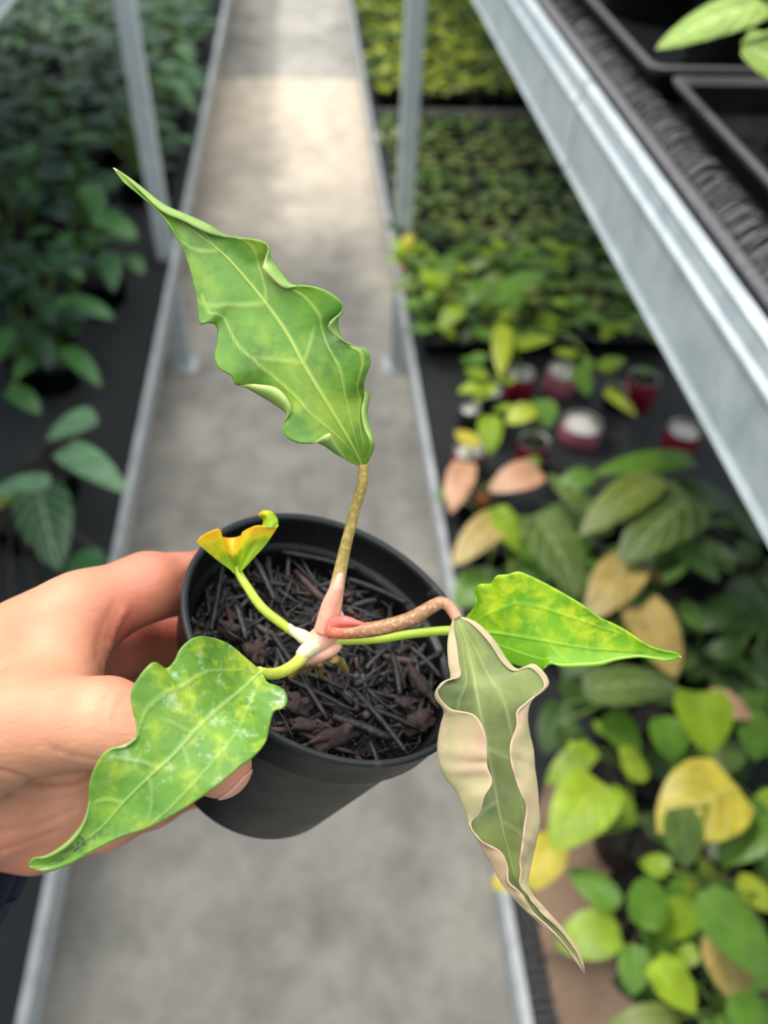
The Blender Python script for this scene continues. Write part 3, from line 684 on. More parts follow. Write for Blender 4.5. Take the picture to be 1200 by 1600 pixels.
# ---- foreground leaves
def m_leaf(name, top, dark, yellow=None, vein='b9cf62', ysc=110, ythr=.58, gloss=.33, transl=.28, speck=None, bstr=.5, veinfac=.75, margin='d3dd8e'):
    n = NT(name)
    at_ = lambda k: n.n('ShaderNodeAttribute', attribute_name=k).outputs['Fac']
    a = n.noise(95, 4, .55); b_ = n.noise(ysc, 5, .62, dist=.3); c_ = n.noise(700, 3, .6); d_ = n.noise(260, 5, .7)
    col = n.ramp(a, [(.3, lin(dark)), (.65, lin(top))])
    if yellow: col = n.mix(n.math('MULTIPLY', n.ramp(b_, [(ythr-.04, G(0)), (ythr+.16, G(.85))]), at_('patch')), col, lin(yellow))
    if speck:  # dark dust near the tip, whitish gloss spots painted in
        col = n.mix(n.math('MULTIPLY', n.ramp(c_, [(.46, G(0)), (.56, G(.9))]), at_('dust')), col, lin('2c3022'))
        col = n.mix(n.math('MULTIPLY', n.ramp(d_, [(.55, G(0)), (.68, G(.6))]), at_('patch')), col, lin('c5d8b0'))
    col = n.mix(n.math('MULTIPLY', at_('vein'), veinfac), col, lin(vein))
    col = n.mix(n.math('MULTIPLY', at_('margin'), .85), col, lin(margin))
    rgh = n.ramp(c_, [(.35, G(gloss-.06)), (.65, G(gloss+.12))])
    hb = n.math('ADD', n.math('MULTIPLY', c_, .25), n.math('MULTIPLY', d_, .5))
    return n.bsdf(col, rgh, bump=hb, bdist=.0005, bstr=bstr, transl=transl, Specular_IOR_Level=.55)
M_margin = m_simple('leaf_margin', lin('ccd98a'), .5, .1)

def sheet(name, Gd, mats, parent, veins, patch=None, dust=None, thick=.00035, relief=-.00030, marg=.03, usub=None):
    """Gd: (rows along, cols across, xyz world); veins(u,v)->mask; u in -1..1"""
    nr, nc = Gd.shape[:2]
    u = np.linspace(-1, 1, nc)[None, :].repeat(nr, 0) if usub is None else usub
    v = np.linspace(0, 1, nr)[:, None].repeat(nc, 1)
    vm = veins(u, v)
    du = np.gradient(Gd, axis=1); dv = np.gradient(Gd, axis=0); nrm = np.cross(du, dv); ln = np.linalg.norm(nrm, axis=2, keepdims=True); nrm = nrm/np.maximum(ln, 1e-12)
    toc = C0-Gd; sgn = np.sign((nrm*toc).sum(2).mean()); nrm *= sgn if sgn else 1
    Gp = Gd-nrm*(vm*relief)[..., None]
    V = Gp.reshape(-1, 3)
    Fs = []
    for i in range(nr-1):
        for j in range(nc-1):
            q = (i*nc+j, i*nc+j+1, (i+1)*nc+j+1, (i+1)*nc+j)
            Fs.append(q if sgn > 0 else q[::-1])
    mg = np.clip((np.abs(u)-(1-marg))/marg, 0, 1)
    att = dict(vein=vm.ravel(), margin=mg.ravel(), patch=(patch(u, v) if patch else np.ones_like(u)).ravel(), dust=(dust(u, v) if dust else np.zeros_like(u)).ravel())
    o = mesh(name, V, Fs, mats, parent, uv=np.stack([(u*.5+.5).ravel(), v.ravel()], 1), attr=att)
    bm = bmesh.new(); bm.from_mesh(o.data); bmesh.ops.remove_doubles(bm, verts=bm.verts, dist=2e-5); bmesh.ops.dissolve_degenerate(bm, dist=1e-6, edges=bm.edges); bm.to_mesh(o.data); bm.free()
    o.data.polygons.foreach_set('use_smooth', [True]*len(o.data.polygons))
    s_ = o.modifiers.new('solid', 'SOLIDIFY'); s_.thickness = thick; s_.offset = 0; s_.material_offset = 1; s_.material_offset_rim = 2
    return o
def smooth1(a, s_):
    k = int(s_*3)+1; w_ = np.exp(-.5*(np.arange(-k, k+1)/s_)**2); w_ /= w_.sum()
    p_ = np.concatenate([np.repeat(a[:1], k, 0), a, np.repeat(a[-1:], k, 0)])
    return np.stack([np.convolve(p_[:, i], w_, 'valid') for i in range(a.shape[1])], 1)
def arc(pts, n):
    c_ = catmull(pts, 400); s_ = np.concatenate([[0], np.cumsum(np.linalg.norm(np.diff(c_[:, :2], axis=0), axis=1))]); s_ /= s_[-1]
    t = np.linspace(0, 1, n); return np.stack([np.interp(t, s_, c_[:, i]) for i in range(c_.shape[1])], 1)
def ruffled(mid, Ls, Rs, org, sc, n=150, m=34, cols_curl=8, sm=10, fold=(0, 0), warp=1.0):
    """mid: (x,y,d mm); edges: (x,y,ripple mm toward the lens,[curl dx,dy]); coordinates of a crop with origin and scale -> grid"""
    cv = lambda x, y: (org[0]+x/sc, org[1]+y/sc)
    M_ = arc([(*cv(x, y), d) for x, y, d in mid], n)
    out = []
    for side, E in ((-1, Ls), (1, Rs)):
        E = [(*cv(e_[0], e_[1]), e_[2] if len(e_) > 2 else 0, (e_[3] if len(e_) > 3 else 0)/sc, (e_[4] if len(e_) > 4 else 0)/sc) for e_ in E]
        Ea = arc(E, 400); Es = smooth1(Ea[:, :2], 22)
        # fraction along the midrib for every edge point (monotone)
        dd = ((Es[:, None]-M_[None, :, :2])**2).sum(2); vi = dd.argmin(1)/(n-1)
        lin_ = np.linspace(0, 1, 400); vi = np.maximum.accumulate(.6*vi+.4*lin_); vi = (vi-vi[0])/(vi[-1]-vi[0])+lin_*1e-4
        vi /= vi[-1]
        tt = np.linspace(0, 1, n); edge = np.stack([np.interp(tt, vi, Ea[:, i]) for i in range(5)], 1)
        es = smooth1(edge, sm); wgt = np.minimum(1, np.minimum(tt, 1-tt)*12)[:, None]; es = edge*(1-wgt)+es*wgt
        us = np.linspace(0, 1, m+1)[1:]
        cols = []
        for uu in us:
            xy = M_[:, :2]+uu*(es[:, :2]-M_[:, :2])+(uu**3.0)*(edge[:, :2]-es[:, :2])
            wpx = np.linalg.norm(edge[:, :2]-M_[:, :2], axis=1)
            dz = M_[:, 2]-fold[0 if side < 0 else 1]*wpx*uu**1.6/100-edge[:, 2]*uu**2.2
            cols.append(np.concatenate([xy, dz[:, None]], 1))
        for q in np.linspace(0, 1, cols_curl+1)[1:]:
            c_ = edge[:, 3:5]; cl = np.linalg.norm(c_, axis=1)
            nrm = (edge[:, :2]-M_[:, :2]); nrm = nrm/(np.linalg.norm(nrm, axis=1)[:, None]+1e-6)
            xy = edge[:, :2]+c_*(q**1.3)+nrm*(.25*np.sin(q*np.pi))[None] if False else edge[:, :2]+c_*(q**1.4)+nrm*1.6*q*np.minimum(1, np.minimum(tt, 1-tt)*30)[:, None]
            dz = cols[m-1][:, 2]-(cl*.16)*np.sin(q*np.pi*.62)+.25*q*q
            cols.append(np.concatenate([xy, dz[:, None]], 1))
        out.append(cols)
    cols = out[0][::-1]+[M_]+out[1]
    G_ = np.stack(cols, 1); W_ = np.empty(G_.shape)
    for i in range(G_.shape[0]):
        for j in range(G_.shape[1]): W_[i, j] = P(G_[i, j, 0], G_[i, j, 1], G_[i, j, 2]/1000)
    return W_, m, cols_curl
def usub_for(nr, m, cc, cur=.10):
    uu = np.concatenate([np.linspace(0, 1, m+1)[1:]*(1-cur), 1-cur+cur*np.linspace(0, 1, cc+1)[1:]]); u = np.concatenate([-uu[::-1], [0], uu]); return u[None].repeat(nr, 0)
def line(d, w_): return np.clip(1-np.abs(d)/w_, 0, 1)
def veinset(basal, lats, mw=.035):
    def f(u, v):
        m_ = line(u, mw*(1.25-v)+.004/np.maximum(np.sin(np.pi*np.clip(v, .02, .98)), .2))
        for s_, c_ in basal:     # (side, [(v,u)...])
            c_ = np.array(c_); uc = np.interp(v, c_[:, 0], c_[:, 1]); ok = (v > c_[0, 0]) & (v < c_[-1, 0])
            m_ = np.maximum(m_, .75*line(u-s_*uc, .028)*ok)
        for s_, v0, sl, um in lats:
            uu = u*s_; vl = v0+sl*uu+.06*uu*uu
            m_ = np.maximum(m_, .6*line((v-vl), .010)*(uu > 0)*np.clip((um-uu)/.15, 0, 1))
        return m_
    return f
# (1) tall upright leaf
mid1 = [(1060,1272,196), (1005,1165,192), (905,1000,189), (822,860,188), (758,740,188), (690,640,188), (600,525,188), (500,415,188), (400,335,188), (300,262,188), (200,190,188), (120,128,188), (45,58,188)]
L1 = [(1056,1272,0), (1000,1248,.5), (950,1222,1,-8,-60), (905,1190,2,20,-50), (868,1176,2.5,0,0), (800,1175,2), (752,1148,1.5), (742,1100,1), (750,1062,-.5,22,-30), (700,1020,-2,20,-62), (640,985,-2.5,0,-45), (590,955,-2,0,-16),
      (545,938,0), (532,905,1), (480,872,1.5), (462,820,1), (474,770,.5), (470,700,0), (432,685,1.5), (400,690,1.5), (393,620,1), (372,510,1), (345,420,1), (300,330,1), (240,245,1), (150,165,.8), (90,115,.5), (45,58,0)]
R1 = [(1066,1272,0), (1090,1235,1), (1108,1185,2,-20,-10), (1092,1120,0,-28,0), (1080,1060,-1,-26,-10), (1090,985,-2,-26,10), (1072,962,-1,-10,0), (1060,940,.5), (1075,890,1.5), (1088,850,2), (1072,800,2), (1030,790,1), (985,765,.5,-15,-6), (965,720,-1,-42,0),
      (962,670,0,-38,20), (983,635,1.5,-5,5), (950,590,2), (880,552,2), (800,540,1.5), (765,530,0,-30,18), (715,465,-1.5,-58,12), (685,420,-1,-30,30), (676,380,1.5,-3,8), (640,358,2), (560,345,1.5,0,2), (500,332,.5,0,10), (430,288,0,-10,34),
      (340,248,0,-16,26), (250,208,0,-14,24), (150,130,0,-8,14), (95,90,0,-4,6), (45,58,0)]
vs1 = veinset([(-1, [(0,0), (.06,.22), (.2,.42), (.45,.62), (.62,.8)]), (1, [(0,0), (.06,.25), (.2,.45), (.42,.62), (.6,.8)]), (1, [(0, 0), (.05, .5), (.2, .78), (.3, .9)])],
              [(-1,.48,.10,.95), (1,.48,.16,.9), (-1,.66,.10,.8), (1,.68,.14,.8), (-1,.30,.12,.6), (1,.30,.12,.5), (-1,.80,.08,.8)])
ML1 = m_leaf('green_leaf', '70a030', '427626', '9ab83a', 'c0d468', 60, .52, .36, transl=.32, veinfac=.85)
ML1b = m_leaf('green_leaf_back', '93b45a', '6f9444', None, 'c3d48c', gloss=.5)
G1, m_, cc = ruffled(mid1, L1, R1, (160, 240), 2.609, fold=(1.0, 1.6))
leaf1 = sheet('leaf', G1, [ML1, ML1b, M_margin], POT, vs1, usub=usub_for(G1.shape[0], m_, cc)); tag(leaf1, 'largest upright green leaf with ruffled pale margin')
# (2) lower-left leaf lying over the thumb
mid2 = [(1062,598,186), (1000,660,182), (900,742,174), (800,835,168), (700,945,165), (600,1035,164), (500,1135,164), (430,1215,164), (330,1300,164), (230,1368,165), (160,1392,165), (118,1390,165)]
L2 = [(1058,593,0), (1000,545,0), (930,490,.8), (850,463,1.5), (790,468,1.6), (740,510,1.2), (715,560,.2), (680,592,-1.2), (635,566,.5), (600,588,1.2), (555,650,1.6), (538,700,1.4), (548,770,.6), (560,830,-.8,10,-6), (548,880,-1.5,14,-14), (510,912,-1.2,6,-12),
      (440,925,.8), (395,985,1.3), (370,1060,1), (362,1150,.5,3,0), (330,1230,.6,8,4), (268,1300,.8,10,10), (190,1350,.8,4,8), (140,1362,.5), (118,1390,0)]
R2 = [(1068,604,0), (1088,645,0), (1120,655,.8), (1152,672,1.6), (1166,710,2), (1150,745,1.5), (1112,758,0), (1092,820,-.5), (1078,880,0), (1030,940,.6), (960,992,.4), (880,1060,0), (780,1130,-.3), (680,1190,0), (600,1232,.5), (500,1266,.5),
      (400,1312,.6), (300,1368,.6), (230,1397,.6), (170,1408,.4), (118,1390,0)]
vs2 = veinset([(-1, [(0,0), (.05,.34), (.15,.5), (.32,.60), (.5,.8)]), (1, [(0,0), (.06,.3), (.2,.48), (.4,.6), (.62,.86)])], [(-1,.46,.10,.9), (1,.50,.12,.8), (-1,.62,.10,.7), (1,.35,.12,.5), (-1,.3,.1,.5)])
ML2 = m_leaf('mottled_green_leaf', '78a336', '4b8028', 'c0cf30', 'b4cc78', 170, .53, .30, veinfac=.6, speck=True)
G2, m_, cc = ruffled(mid2, L2, R2, (0, 820), 2.609, fold=(.8, .8))
leaf2 = sheet('leaf', G2, [ML2, ML1b, M_margin], POT, vs2, usub=usub_for(G2.shape[0], m_, cc), patch=lambda u, v: np.clip(1.25-v*1.3, 0, 1), dust=lambda u, v: np.exp(-((v-.83)/.10)**2-((u-.15)/.6)**2)); tag(leaf2, 'green leaf with yellow blotches, pale spots and a dusty tip')
# (3) lime leaf on the right
mid3 = [(186,292,214), (260,300,213), (330,307,212), (450,326,210), (560,346,209), (680,362,208), (800,371,207), (900,381,206), (998,392,205)]
L3 = [(184,288,0), (205,255,0), (230,225,.5), (246,195,1.2), (243,160,.5), (256,131,1.5), (300,127,.6), (322,98,1.5), (360,94,1), (400,84,1.4), (440,98,1), (490,122,1), (560,160,.8), (630,202,.8), (700,252,.7), (745,272,.4), (800,302,.4), (870,348,.4), (930,370,.3), (975,378,.2), (998,391,0)]
R3_ = [(188,298,0), (230,330,0), (300,372,0), (360,405,-.3), (430,428,-.5), (480,440,-1), (500,428,.2,0,-4), (520,414,.8), (560,428,1,0,-14), (620,430,1,0,-18), (700,422,1,0,-16), (760,404,.8,0,-12), (840,392,.6,0,-8), (900,398,.4,0,-6), (950,402,.3,0,-3), (998,393,0)]
vs3 = veinset([(-1, [(0,0), (.08,.35), (.25,.5), (.5,.55), (.75,.7)]), (1, [(0,0), (.1,.4), (.3,.55), (.6,.75)])], [(-1,.30,.12,.8), (-1,.48,.12,.8), (-1,.64,.10,.7), (1,.4,.1,.7)], .03)
ML3 = m_leaf('lime_leaf', '86bf1c', '62a01a', 'd4e02a', 'a8d648', 210, .47, .33, transl=.42, margin='cfe88a')
ML3b = m_leaf('lime_leaf_back', 'a3d63a', '8ec42f', None, 'c0e26a', gloss=.5, transl=.4)
G3, m_, cc = ruffled(mid3, L3, R3_, (640, 860), 2.353, fold=(1.0, .6), n=130)
leaf3 = sheet('leaf', G3, [ML3, ML3b, M_margin], POT, vs3, usub=usub_for(G3.shape[0], m_, cc), patch=lambda u, v: np.clip(.55-u*.9, 0, 1)); tag(leaf3, 'bright lime leaf mottled with yellow')
# (4) hanging young leaf, olive with pinkish rolled margins
g4 = [
 [(709,964,0), (710,963,0), (711,963,0), (712,963,0), (714,963,0), (716,963,0), (716,964,0)],
 [(709,982,.6), (703,985,0), (712,982,-.4), (720,981,-.6), (730,979,-.3), (744,973,0), (739,977,.6)],
 [(714,1008,1.2), (700,1008,.3), (717,1005,-1), (728,1005,-1.6), (744,1003,-.8), (771,1000,.4), (765,1005,1.2)],
 [(717,1035,1.5), (701,1035,.5), (721,1032,-1), (735,1032,-2), (757,1030,-1), (792,1032,.4), (785,1035,1.2)],
 [(719,1056,1.6), (704,1060,.6), (725,1056,-1), (741,1057,-2), (768,1055,-1.2), (808,1046,.2), (803,1048,.8)],
 [(697,1064,2.6), (690,1070,2.2), (722,1076,0), (744,1078,-2), (778,1073,-1), (832,1040,.6), (830,1044,1.2)],
 [(684,1082,3), (682,1090,2.4), (716,1095,-.4), (747,1096,-2.2), (785,1089,-1), (853,1068,1.2), (850,1072,1.8)],
 [(704,1108,3.6), (694,1110,1.4), (716,1116,-1.2), (751,1117,-2.6), (791,1107,-1.2), (830,1093,.6), (824,1097,1.6)],
 [(742,1118,4.6), (690,1132,.4), (712,1137,-2), (755,1140,-3), (796,1130,-1.6), (824,1118,0), (808,1112,1.6)],
 [(759,1150,5.0), (686,1160,0), (712,1162,-2.4), (760,1163,-3), (801,1154,-1.8), (827,1145,-.6), (807,1134,1.6)],
 [(761,1180,4.6), (687,1185,0), (718,1186,-2.4), (765,1186,-3), (804,1178,-2), (833,1172,-.8), (797,1165,2.6)],
 [(762,1200,4.2), (696,1212,0), (724,1208,-2.4), (769,1208,-3), (807,1202,-2), (835,1198,-.8), (799,1192,3)],
 [(769,1222,4.2), (712,1232,0), (733,1230,-2.4), (773,1231,-3), (810,1226,-2), (839,1226,-.8), (806,1218,2.8)],
 [(757,1244,3.6), (720,1248,0), (741,1250,-2), (777,1252,-3), (812,1248,-2), (841,1252,-.8), (814,1240,2.4)],
 [(750,1270,2.8), (729,1272,.3), (748,1272,-1.6), (781,1275,-3), (815,1272,-2), (843,1280,-.8), (822,1262,1.4)],
 [(735,1288,1.6), (734,1292,.8), (757,1293,-1.4), (786,1298,-3), (817,1296,-2), (840,1302,-.8), (819,1296,2.4)],
 [(750,1311,1.6), (746,1310,.6), (768,1314,-1.6), (792,1318,-3), (815,1318,-2), (836,1322,-.8), (816,1318,2.6)],
 [(783,1332,2.6), (760,1336,0), (777,1337,-1.8), (797,1338,-2.6), (814,1338,-2), (831,1342,-.8), (812,1342,2.2)],
 [(793,1354,2.4), (772,1358,0), (786,1357,-1.4), (801,1358,-2.2), (813,1358,-1.6), (827,1360,-.6), (814,1362,1.8)],
 [(795,1378,2), (786,1382,.2), (797,1380,-.8), (806,1380,-1.4), (815,1380,-1.2), (825,1380,-.4), (812,1382,1.4)],
 [(815,1396,1.6), (801,1400,.2), (809,1400,-.6), (817,1400,-.8), (824,1398,-.6), (832,1398,-.2), (824,1398,1)],
 [(832,1424,1.4), (820,1421,.2), (827,1420,-.4), (834,1419,-.6), (840,1417,-.5), (846,1414,-.1), (839,1418,.9)],
 [(852,1444,1), (843,1441,0), (848,1440,-.4), (853,1438,-.5), (858,1436,-.4), (863,1433,-.1), (858,1438,.8)],
 [(873,1464,.8), (868,1463,0), (872,1462,-.2), (875,1460,-.3), (879,1458,-.2), (883,1455,0), (880,1459,.5)],
 [(892,1488,.6), (888,1487,0), (891,1486,-.1), (894,1485,-.2), (897,1483,-.1), (901,1481,0), (898,1484,.4)],
 [(906,1507,.2), (904,1507,0), (906,1506,0), (907,1505,0), (909,1504,0), (910,1503,0), (909,1505,.2)],
 [(913,1520,0), (913,1520,0), (913,1520,0), (914,1520,0), (914,1520,0), (914,1520,0), (914,1520,0)]]
g4 = np.array(g4, float)
bd = np.interp(np.linspace(0, 1, len(g4)), [0, .2, .5, .8, 1], [199, 192, 188, 188, 190]); g4[:, :, 2] = bd[:, None]-g4[:, :, 2]
g4 = catmull(g4, 190); g4 = np.swapaxes(catmull(np.swapaxes(g4, 0, 1), 79), 0, 1)
W4 = np.empty(g4.shape)
for i in range(g4.shape[0]):
    for j in range(g4.shape[1]): W4[i, j] = P(g4[i, j, 0], g4[i, j, 1], g4[i, j, 2]/1000)
u4 = np.linspace(-1, 1, 79)[None, :]; v4 = np.linspace(0, 1, 190)[:, None]
cr4 = np.clip((np.abs(u4)-.55)/.3, 0, 1)*np.clip(v4*6-.8, 0, 1)*np.clip((1-v4)*5, 0, 1)*(np.sin(v4*95+u4*9+2*np.sin(v4*31))*.5+np.sin(v4*47-u4*17)*.5)*.00035
cr4 = cr4+np.clip(.5-np.abs(u4), 0, 1)*np.sin(v4*26+abs(u4)*14)*.0003*np.clip((1-v4)*3, 0, 1)
W4 = W4+np.array(R3@np.array([0, 0, 1.]))*cr4[..., None]
vs4 = veinset([(1, [(0,0), (.08,.22), (.2,.32), (.5,.36), (.8,.5)]), (-1, [(0,0), (.08,.2), (.25,.34), (.55,.4)])], [(1,.36,.12,.5), (1,.55,.12,.5), (-1,.5,.1,.5), (-1,.36,.1,.4)], .022)
ML4 = m_leaf('olive_young_leaf', '86944e', '616f42', None, 'a8b378', gloss=.5, transl=.2, margin='c4a183', veinfac=.6)
ML4b = m_leaf('tan_leaf_back', 'b3a67c', '97966c', 'c79f88', 'bcae86', 60, .45, gloss=.5, transl=.2, margin='c9a58c', veinfac=.5)
M_margin4 = m_simple('pinkish_margin', lin('c4a188'), .55, .1)
leaf4 = sheet('leaf', W4, [ML4, ML4b, M_margin4], POT, vs4, marg=.05, relief=-.0002); tag(leaf4, 'hanging olive young leaf with rolled pinkish-tan margins')
# (5) small curled yellow leaf
c5 = lambda x, y: (290+x/6.667, 780+y/6.667)
top5 = [(115,445,205), (150,400,204), (240,345,203), (345,310,203), (365,350,208), (372,390,211), (440,405,214), (520,400,214), (585,375,210), (600,340,206), (700,285,203), (800,275,203), (880,290,203), (940,290,203), (966,265,203)]
bot5 = [(505,765,208), (512,775,208.3), (518,782,208.6), (524,786,208.8), (530,746,209), (534,744,209), (538,742,209.5), (542,742,209.5), (546,742,209), (550,742,209), (554,744,208), (560,748,208), (566,752,207), (572,758,207), (576,762,207)]
lft5 = [(300,610), (330,560), (370,520), (400,510), (415,520), (430,540), (470,560), (510,560), (556,560), (575,520), (640,470), (720,440), (790,430), (840,440), (850,455)]
T5 = np.array([(*c5(x, y), d) for x, y, d in top5]); B5 = np.array([(*c5(x, y), d) for x, y, d in bot5]); I5 = np.array([(*c5(x, y), (t_5[2]+b_5[2])/2) for (x, y), t_5, b_5 in zip(lft5, top5, bot5)])
g5 = np.stack([B5, (B5*.6+I5*.4)*1.0, I5, T5], 0)
g5 = catmull(g5, 40); g5 = np.swapaxes(catmull(np.swapaxes(g5, 0, 1), 90), 0, 1)
W5 = np.array([[P(*g5[i, j, :2], g5[i, j, 2]/1000) for j in range(g5.shape[1])] for i in range(g5.shape[0])])
def m_yl():
    n = NT('yellowing_leaf'); uv = n.n('ShaderNodeSeparateXYZ'); n.l(n.tc.outputs['UV'], uv.inputs[0]); a = n.noise(150, 4)
    f = n.math('ADD', uv.outputs[1], n.math('MULTIPLY', n.math('SUBTRACT', a, .5), .9))
    col = n.ramp(f, [(.15, lin('a5c42c')), (.58, lin('a0bd1f')), (.78, lin('f0e03a')), (1.0, lin('f3cc38'))])
    return n.bsdf(col, .42, bump=a, bdist=.0004, transl=.5)
MY = m_yl()
leaf5 = sheet('leaf', W5, [MY, MY, MY], POT, lambda u, v: line(u-.12, .05)*.8*(1-v)); tag(leaf5, 'small curled yellow-orange and green leaf')
t5 = [(*c5(800,300), 204.2), (*c5(806,262), 205), (*c5(808,215), 207), (*c5(775,178), 207), (*c5(757,160), 206)]
t5b = [(*c5(955,298), 203.8), (*c5(962,230), 204), (*c5(935,170), 206), (*c5(890,130), 207), (*c5(805,120), 207)]
A5 = catmull(np.array(t5), 24); B5_ = catmull(np.array(t5b), 24)
W6 = np.array([[P(*(A5[i, :2]*(1-q)+B5_[i, :2]*q), (A5[i, 2]*(1-q)+B5_[i, 2]*q-1.5*math.sin(q*3.14))/1000) for q in np.linspace(0, 1, 16)] for i in range(24)])
sheet('leaf_tip', W6, [MY, MY, MY], leaf5, lambda u, v: u*0)

# ---- crown, petioles, sheaths, roots
def m_petiole(name, stops, speck=None, rough=.42, sc=900):
    n = NT(name); uv = n.n('ShaderNodeSeparateXYZ'); n.l(n.tc.outputs['UV'], uv.inputs[0])
    col = n.ramp(uv.outputs[1], [(p_, lin(c_)) for p_, c_ in stops]); a = n.noise(sc, 3, .6); st = n.noise(500, 3, sc=(1, 1, 1))
    if speck: col = n.mix(n.ramp(a, [(.5, G(0)), (.62, G(.75))]), col, lin(speck))
    return n.bsdf(col, rough, bump=a, bdist=.0002, transl=.0, Subsurface_Weight=.15, Subsurface_Scale=.002)
def pet(name, pts, rad, mat, parent=POT, k=16, flat=1.0, n=40):
    c_ = catmull(np.array(pts, float), n); W_ = [P(x, y, d/1000) for x, y, d in c_]; r = np.interp(np.linspace(0, 1, n), np.linspace(0, 1, len(rad)), rad)
    r = r*c_[:, 2]/1000/F
    V, Fs, uv = tube(W_, r, k, flat); return mesh(name, V, Fs, mat, parent, uv=uv)
def blob(name, px, py, d, rx, ry, rz, ang, mat, jit=.0):
    c_ = P(px, py, d/1000); s_ = d/1000/F; V = []; nu, nv = 16, 20; ca, sa = math.cos(ang), math.sin(ang)
    for i in range(nu+1):
        for j in range(nv):
            th = math.pi*i/nu; ph = 2*math.pi*j/nv; q = 1+jit*math.sin(3*th+2*ph)
            x, y, z = rx*math.cos(th)*q, ry*math.sin(th)*math.cos(ph)*q, rz*math.sin(th)*math.sin(ph)*q
            V.append(c_+R3@(np.array([x*ca-y*sa, x*sa+y*ca, z])*s_))
    Fs = [(i*nv+j, i*nv+(j+1) % nv, (i+1)*nv+(j+1) % nv, (i+1)*nv+j) for i in range(nu) for j in range(nv)]
    return V, Fs
M_crown = m_simple('pink_crown', lin('d9a58c'), .38, .14, 160, Subsurface_Weight=.25, Subsurface_Scale=.002)
M_pale = m_simple('papery_sheath', lin('d9cda6'), .5, .12, 200); M_root = m_simple('root', lin('a08446'), .5, .3, 250)
cb = MB(); V, Fs = blob('', 500, 1000, 206, 38, 21, 21, .75, None, .04); cb.add(V, Fs)
V, Fs = blob('', 520, 975, 205, 26, 17, 17, 1.2, None); cb.add(V, Fs); V, Fs = blob('', 498, 1022, 206, 38, 13, 14, .35, None); cb.add(V, Fs)
cb.build('crown', M_crown, POT)
MP1 = m_petiole('petiole_olive', [(0, 'd98a72'), (.16, 'dd9a80'), (.3, 'b59a62'), (.5, '8c7a3e'), (1, '99853f')], 'b79f5e')
pt = pet('petiole', [(512,985,205), (520,950,203), (530,900,202), (541,850,200), (555,795,199), (566,755,197), (568,725,196)], [17, 14, 10.5, 9, 8.2, 8.5, 7.5], MP1, leaf1)
MP1s = m_simple('pink_sheath', lin('e0a08a'), .35, .12, 200, Subsurface_Weight=.3, Subsurface_Scale=.002)
pet('sheath', [(506,985,204), (516,945,202), (527,915,200.5), (534,892,201)], [16, 13.5, 9.5, 3], MP1s, leaf1)
MP4 = m_petiole('petiole_brown', [(0, 'd8584e'), (.09, 'd0614f'), (.2, '8e6440'), (.55, '87603f'), (.8, 'a5715a'), (1, 'c98f7c')], 'b5906a')
pet('petiole', [(516,984,201), (545,986,199), (590,982,198), (640,968,198), (668,952,199), (688,942,200), (702,948,200), (714,966,199.5)], [14, 12.5, 12, 12, 11, 10, 9.5, 9], MP4, leaf4)
MPr = m_simple('red_sheath', lin('e0655c'), .35, .1, 200, Subsurface_Weight=.2, Subsurface_Scale=.002)
pet('sheath', [(522,974,200), (540,971,198), (556,973,197.5), (572,976,198)], [11, 9, 5, 1.5], MPr, leaf4)
MP3 = m_petiole('petiole_lime', [(0, 'd9c79a'), (.12, 'b5bf5c'), (.3, 'a3b83a'), (1, 'a2ba38')])
pet('petiole', [(512,998,206), (540,1000,207), (590,999,209), (640,991,211), (690,986,213), (728,984,214)], [10, 8, 6.5, 7, 7.5, 7], MP3, leaf3)
MP2 = m_petiole('petiole_green', [(0, 'd6cf8a'), (.25, 'c2c85a'), (.6, 'b2bf48'), (1, 'a7b840')])
pet('petiole', [(500,1000,206), (480,1018,203), (462,1037,199), (440,1050,194), (420,1053,189), (404,1048,186)], [13, 11, 9.5, 9.5, 9, 7], MP2, leaf2)
pet('petiole', [(490,1008,207), (470,995,206), (445,978,206), (410,950,206), (385,915,208), (373,895,209.3), (371,886,209.8)], [12, 8, 7.5, 7.5, 6.8, 6.5, 5], MP3, leaf5)
pet('sheath', [(487,1004,205.5), (472,994,204.5), (458,985,205), (452,975,205)], [12, 11, 7, 2], M_pale, leaf5)
pet('sheath', [(492,1008,204), (477,1018,201.5), (468,1026,200.5)], [12, 12, 8.5], M_pale, leaf2)
for i, (a_, b_, r) in enumerate([((480,1035), (453,1060), 6), ((498,1035), (500,1057), 6), ((520,1028), (541,1050), 8), ((488,1035), (478,1055), 5), ((470,1030), (440,1050), 6)]):
    p0 = P(*a_, .2075); p1 = onpot(*b_, -.0115); s_ = .208/F
    V, Fs, uv = tube(catmull([p0, (p0+p1)/2+N*.001, p1], 10), np.linspace(r*1.05, r*.7, 10)*s_, 10); mesh('root', V, Fs, M_root, POT)

# ------------------------------------------------------------------ the hand
def rc(pts, a, b, ra, rb):            # tapered capsule distance
    ab = b-a; t = np.clip(((pts-a)@ab)/(ab@ab), 0, 1); return np.linalg.norm(pts-a-t[:, None]*ab, axis=1)-(ra+(rb-ra)*t)
def smin(a, b, k): h = np.clip(.5+.5*(b-a)/k, 0, 1); return b+(a-b)*h-k*h*(1-h)
def camp(px, py, d): return np.array([(px-600)/F*d, -(py-800)/F*d, -d])
def chain(pts, nodes):
    d = None
    for (x0, y0, d0, r0), (x1, y1, d1, r1) in zip(nodes[:-1], nodes[1:]):
        s_ = rc(pts, camp(x0, y0, d0), camp(x1, y1, d1), r0/F*d0, r1/F*d1); d = s_ if d is None else smin(d, s_, .003)
    return d
THUMB = [(-80, 1170, .205, 110), (40, 1130, .192, 84), (165, 1128, .182, 66), (270, 1165, .181, 58), (343, 1195, .1815, 50)]
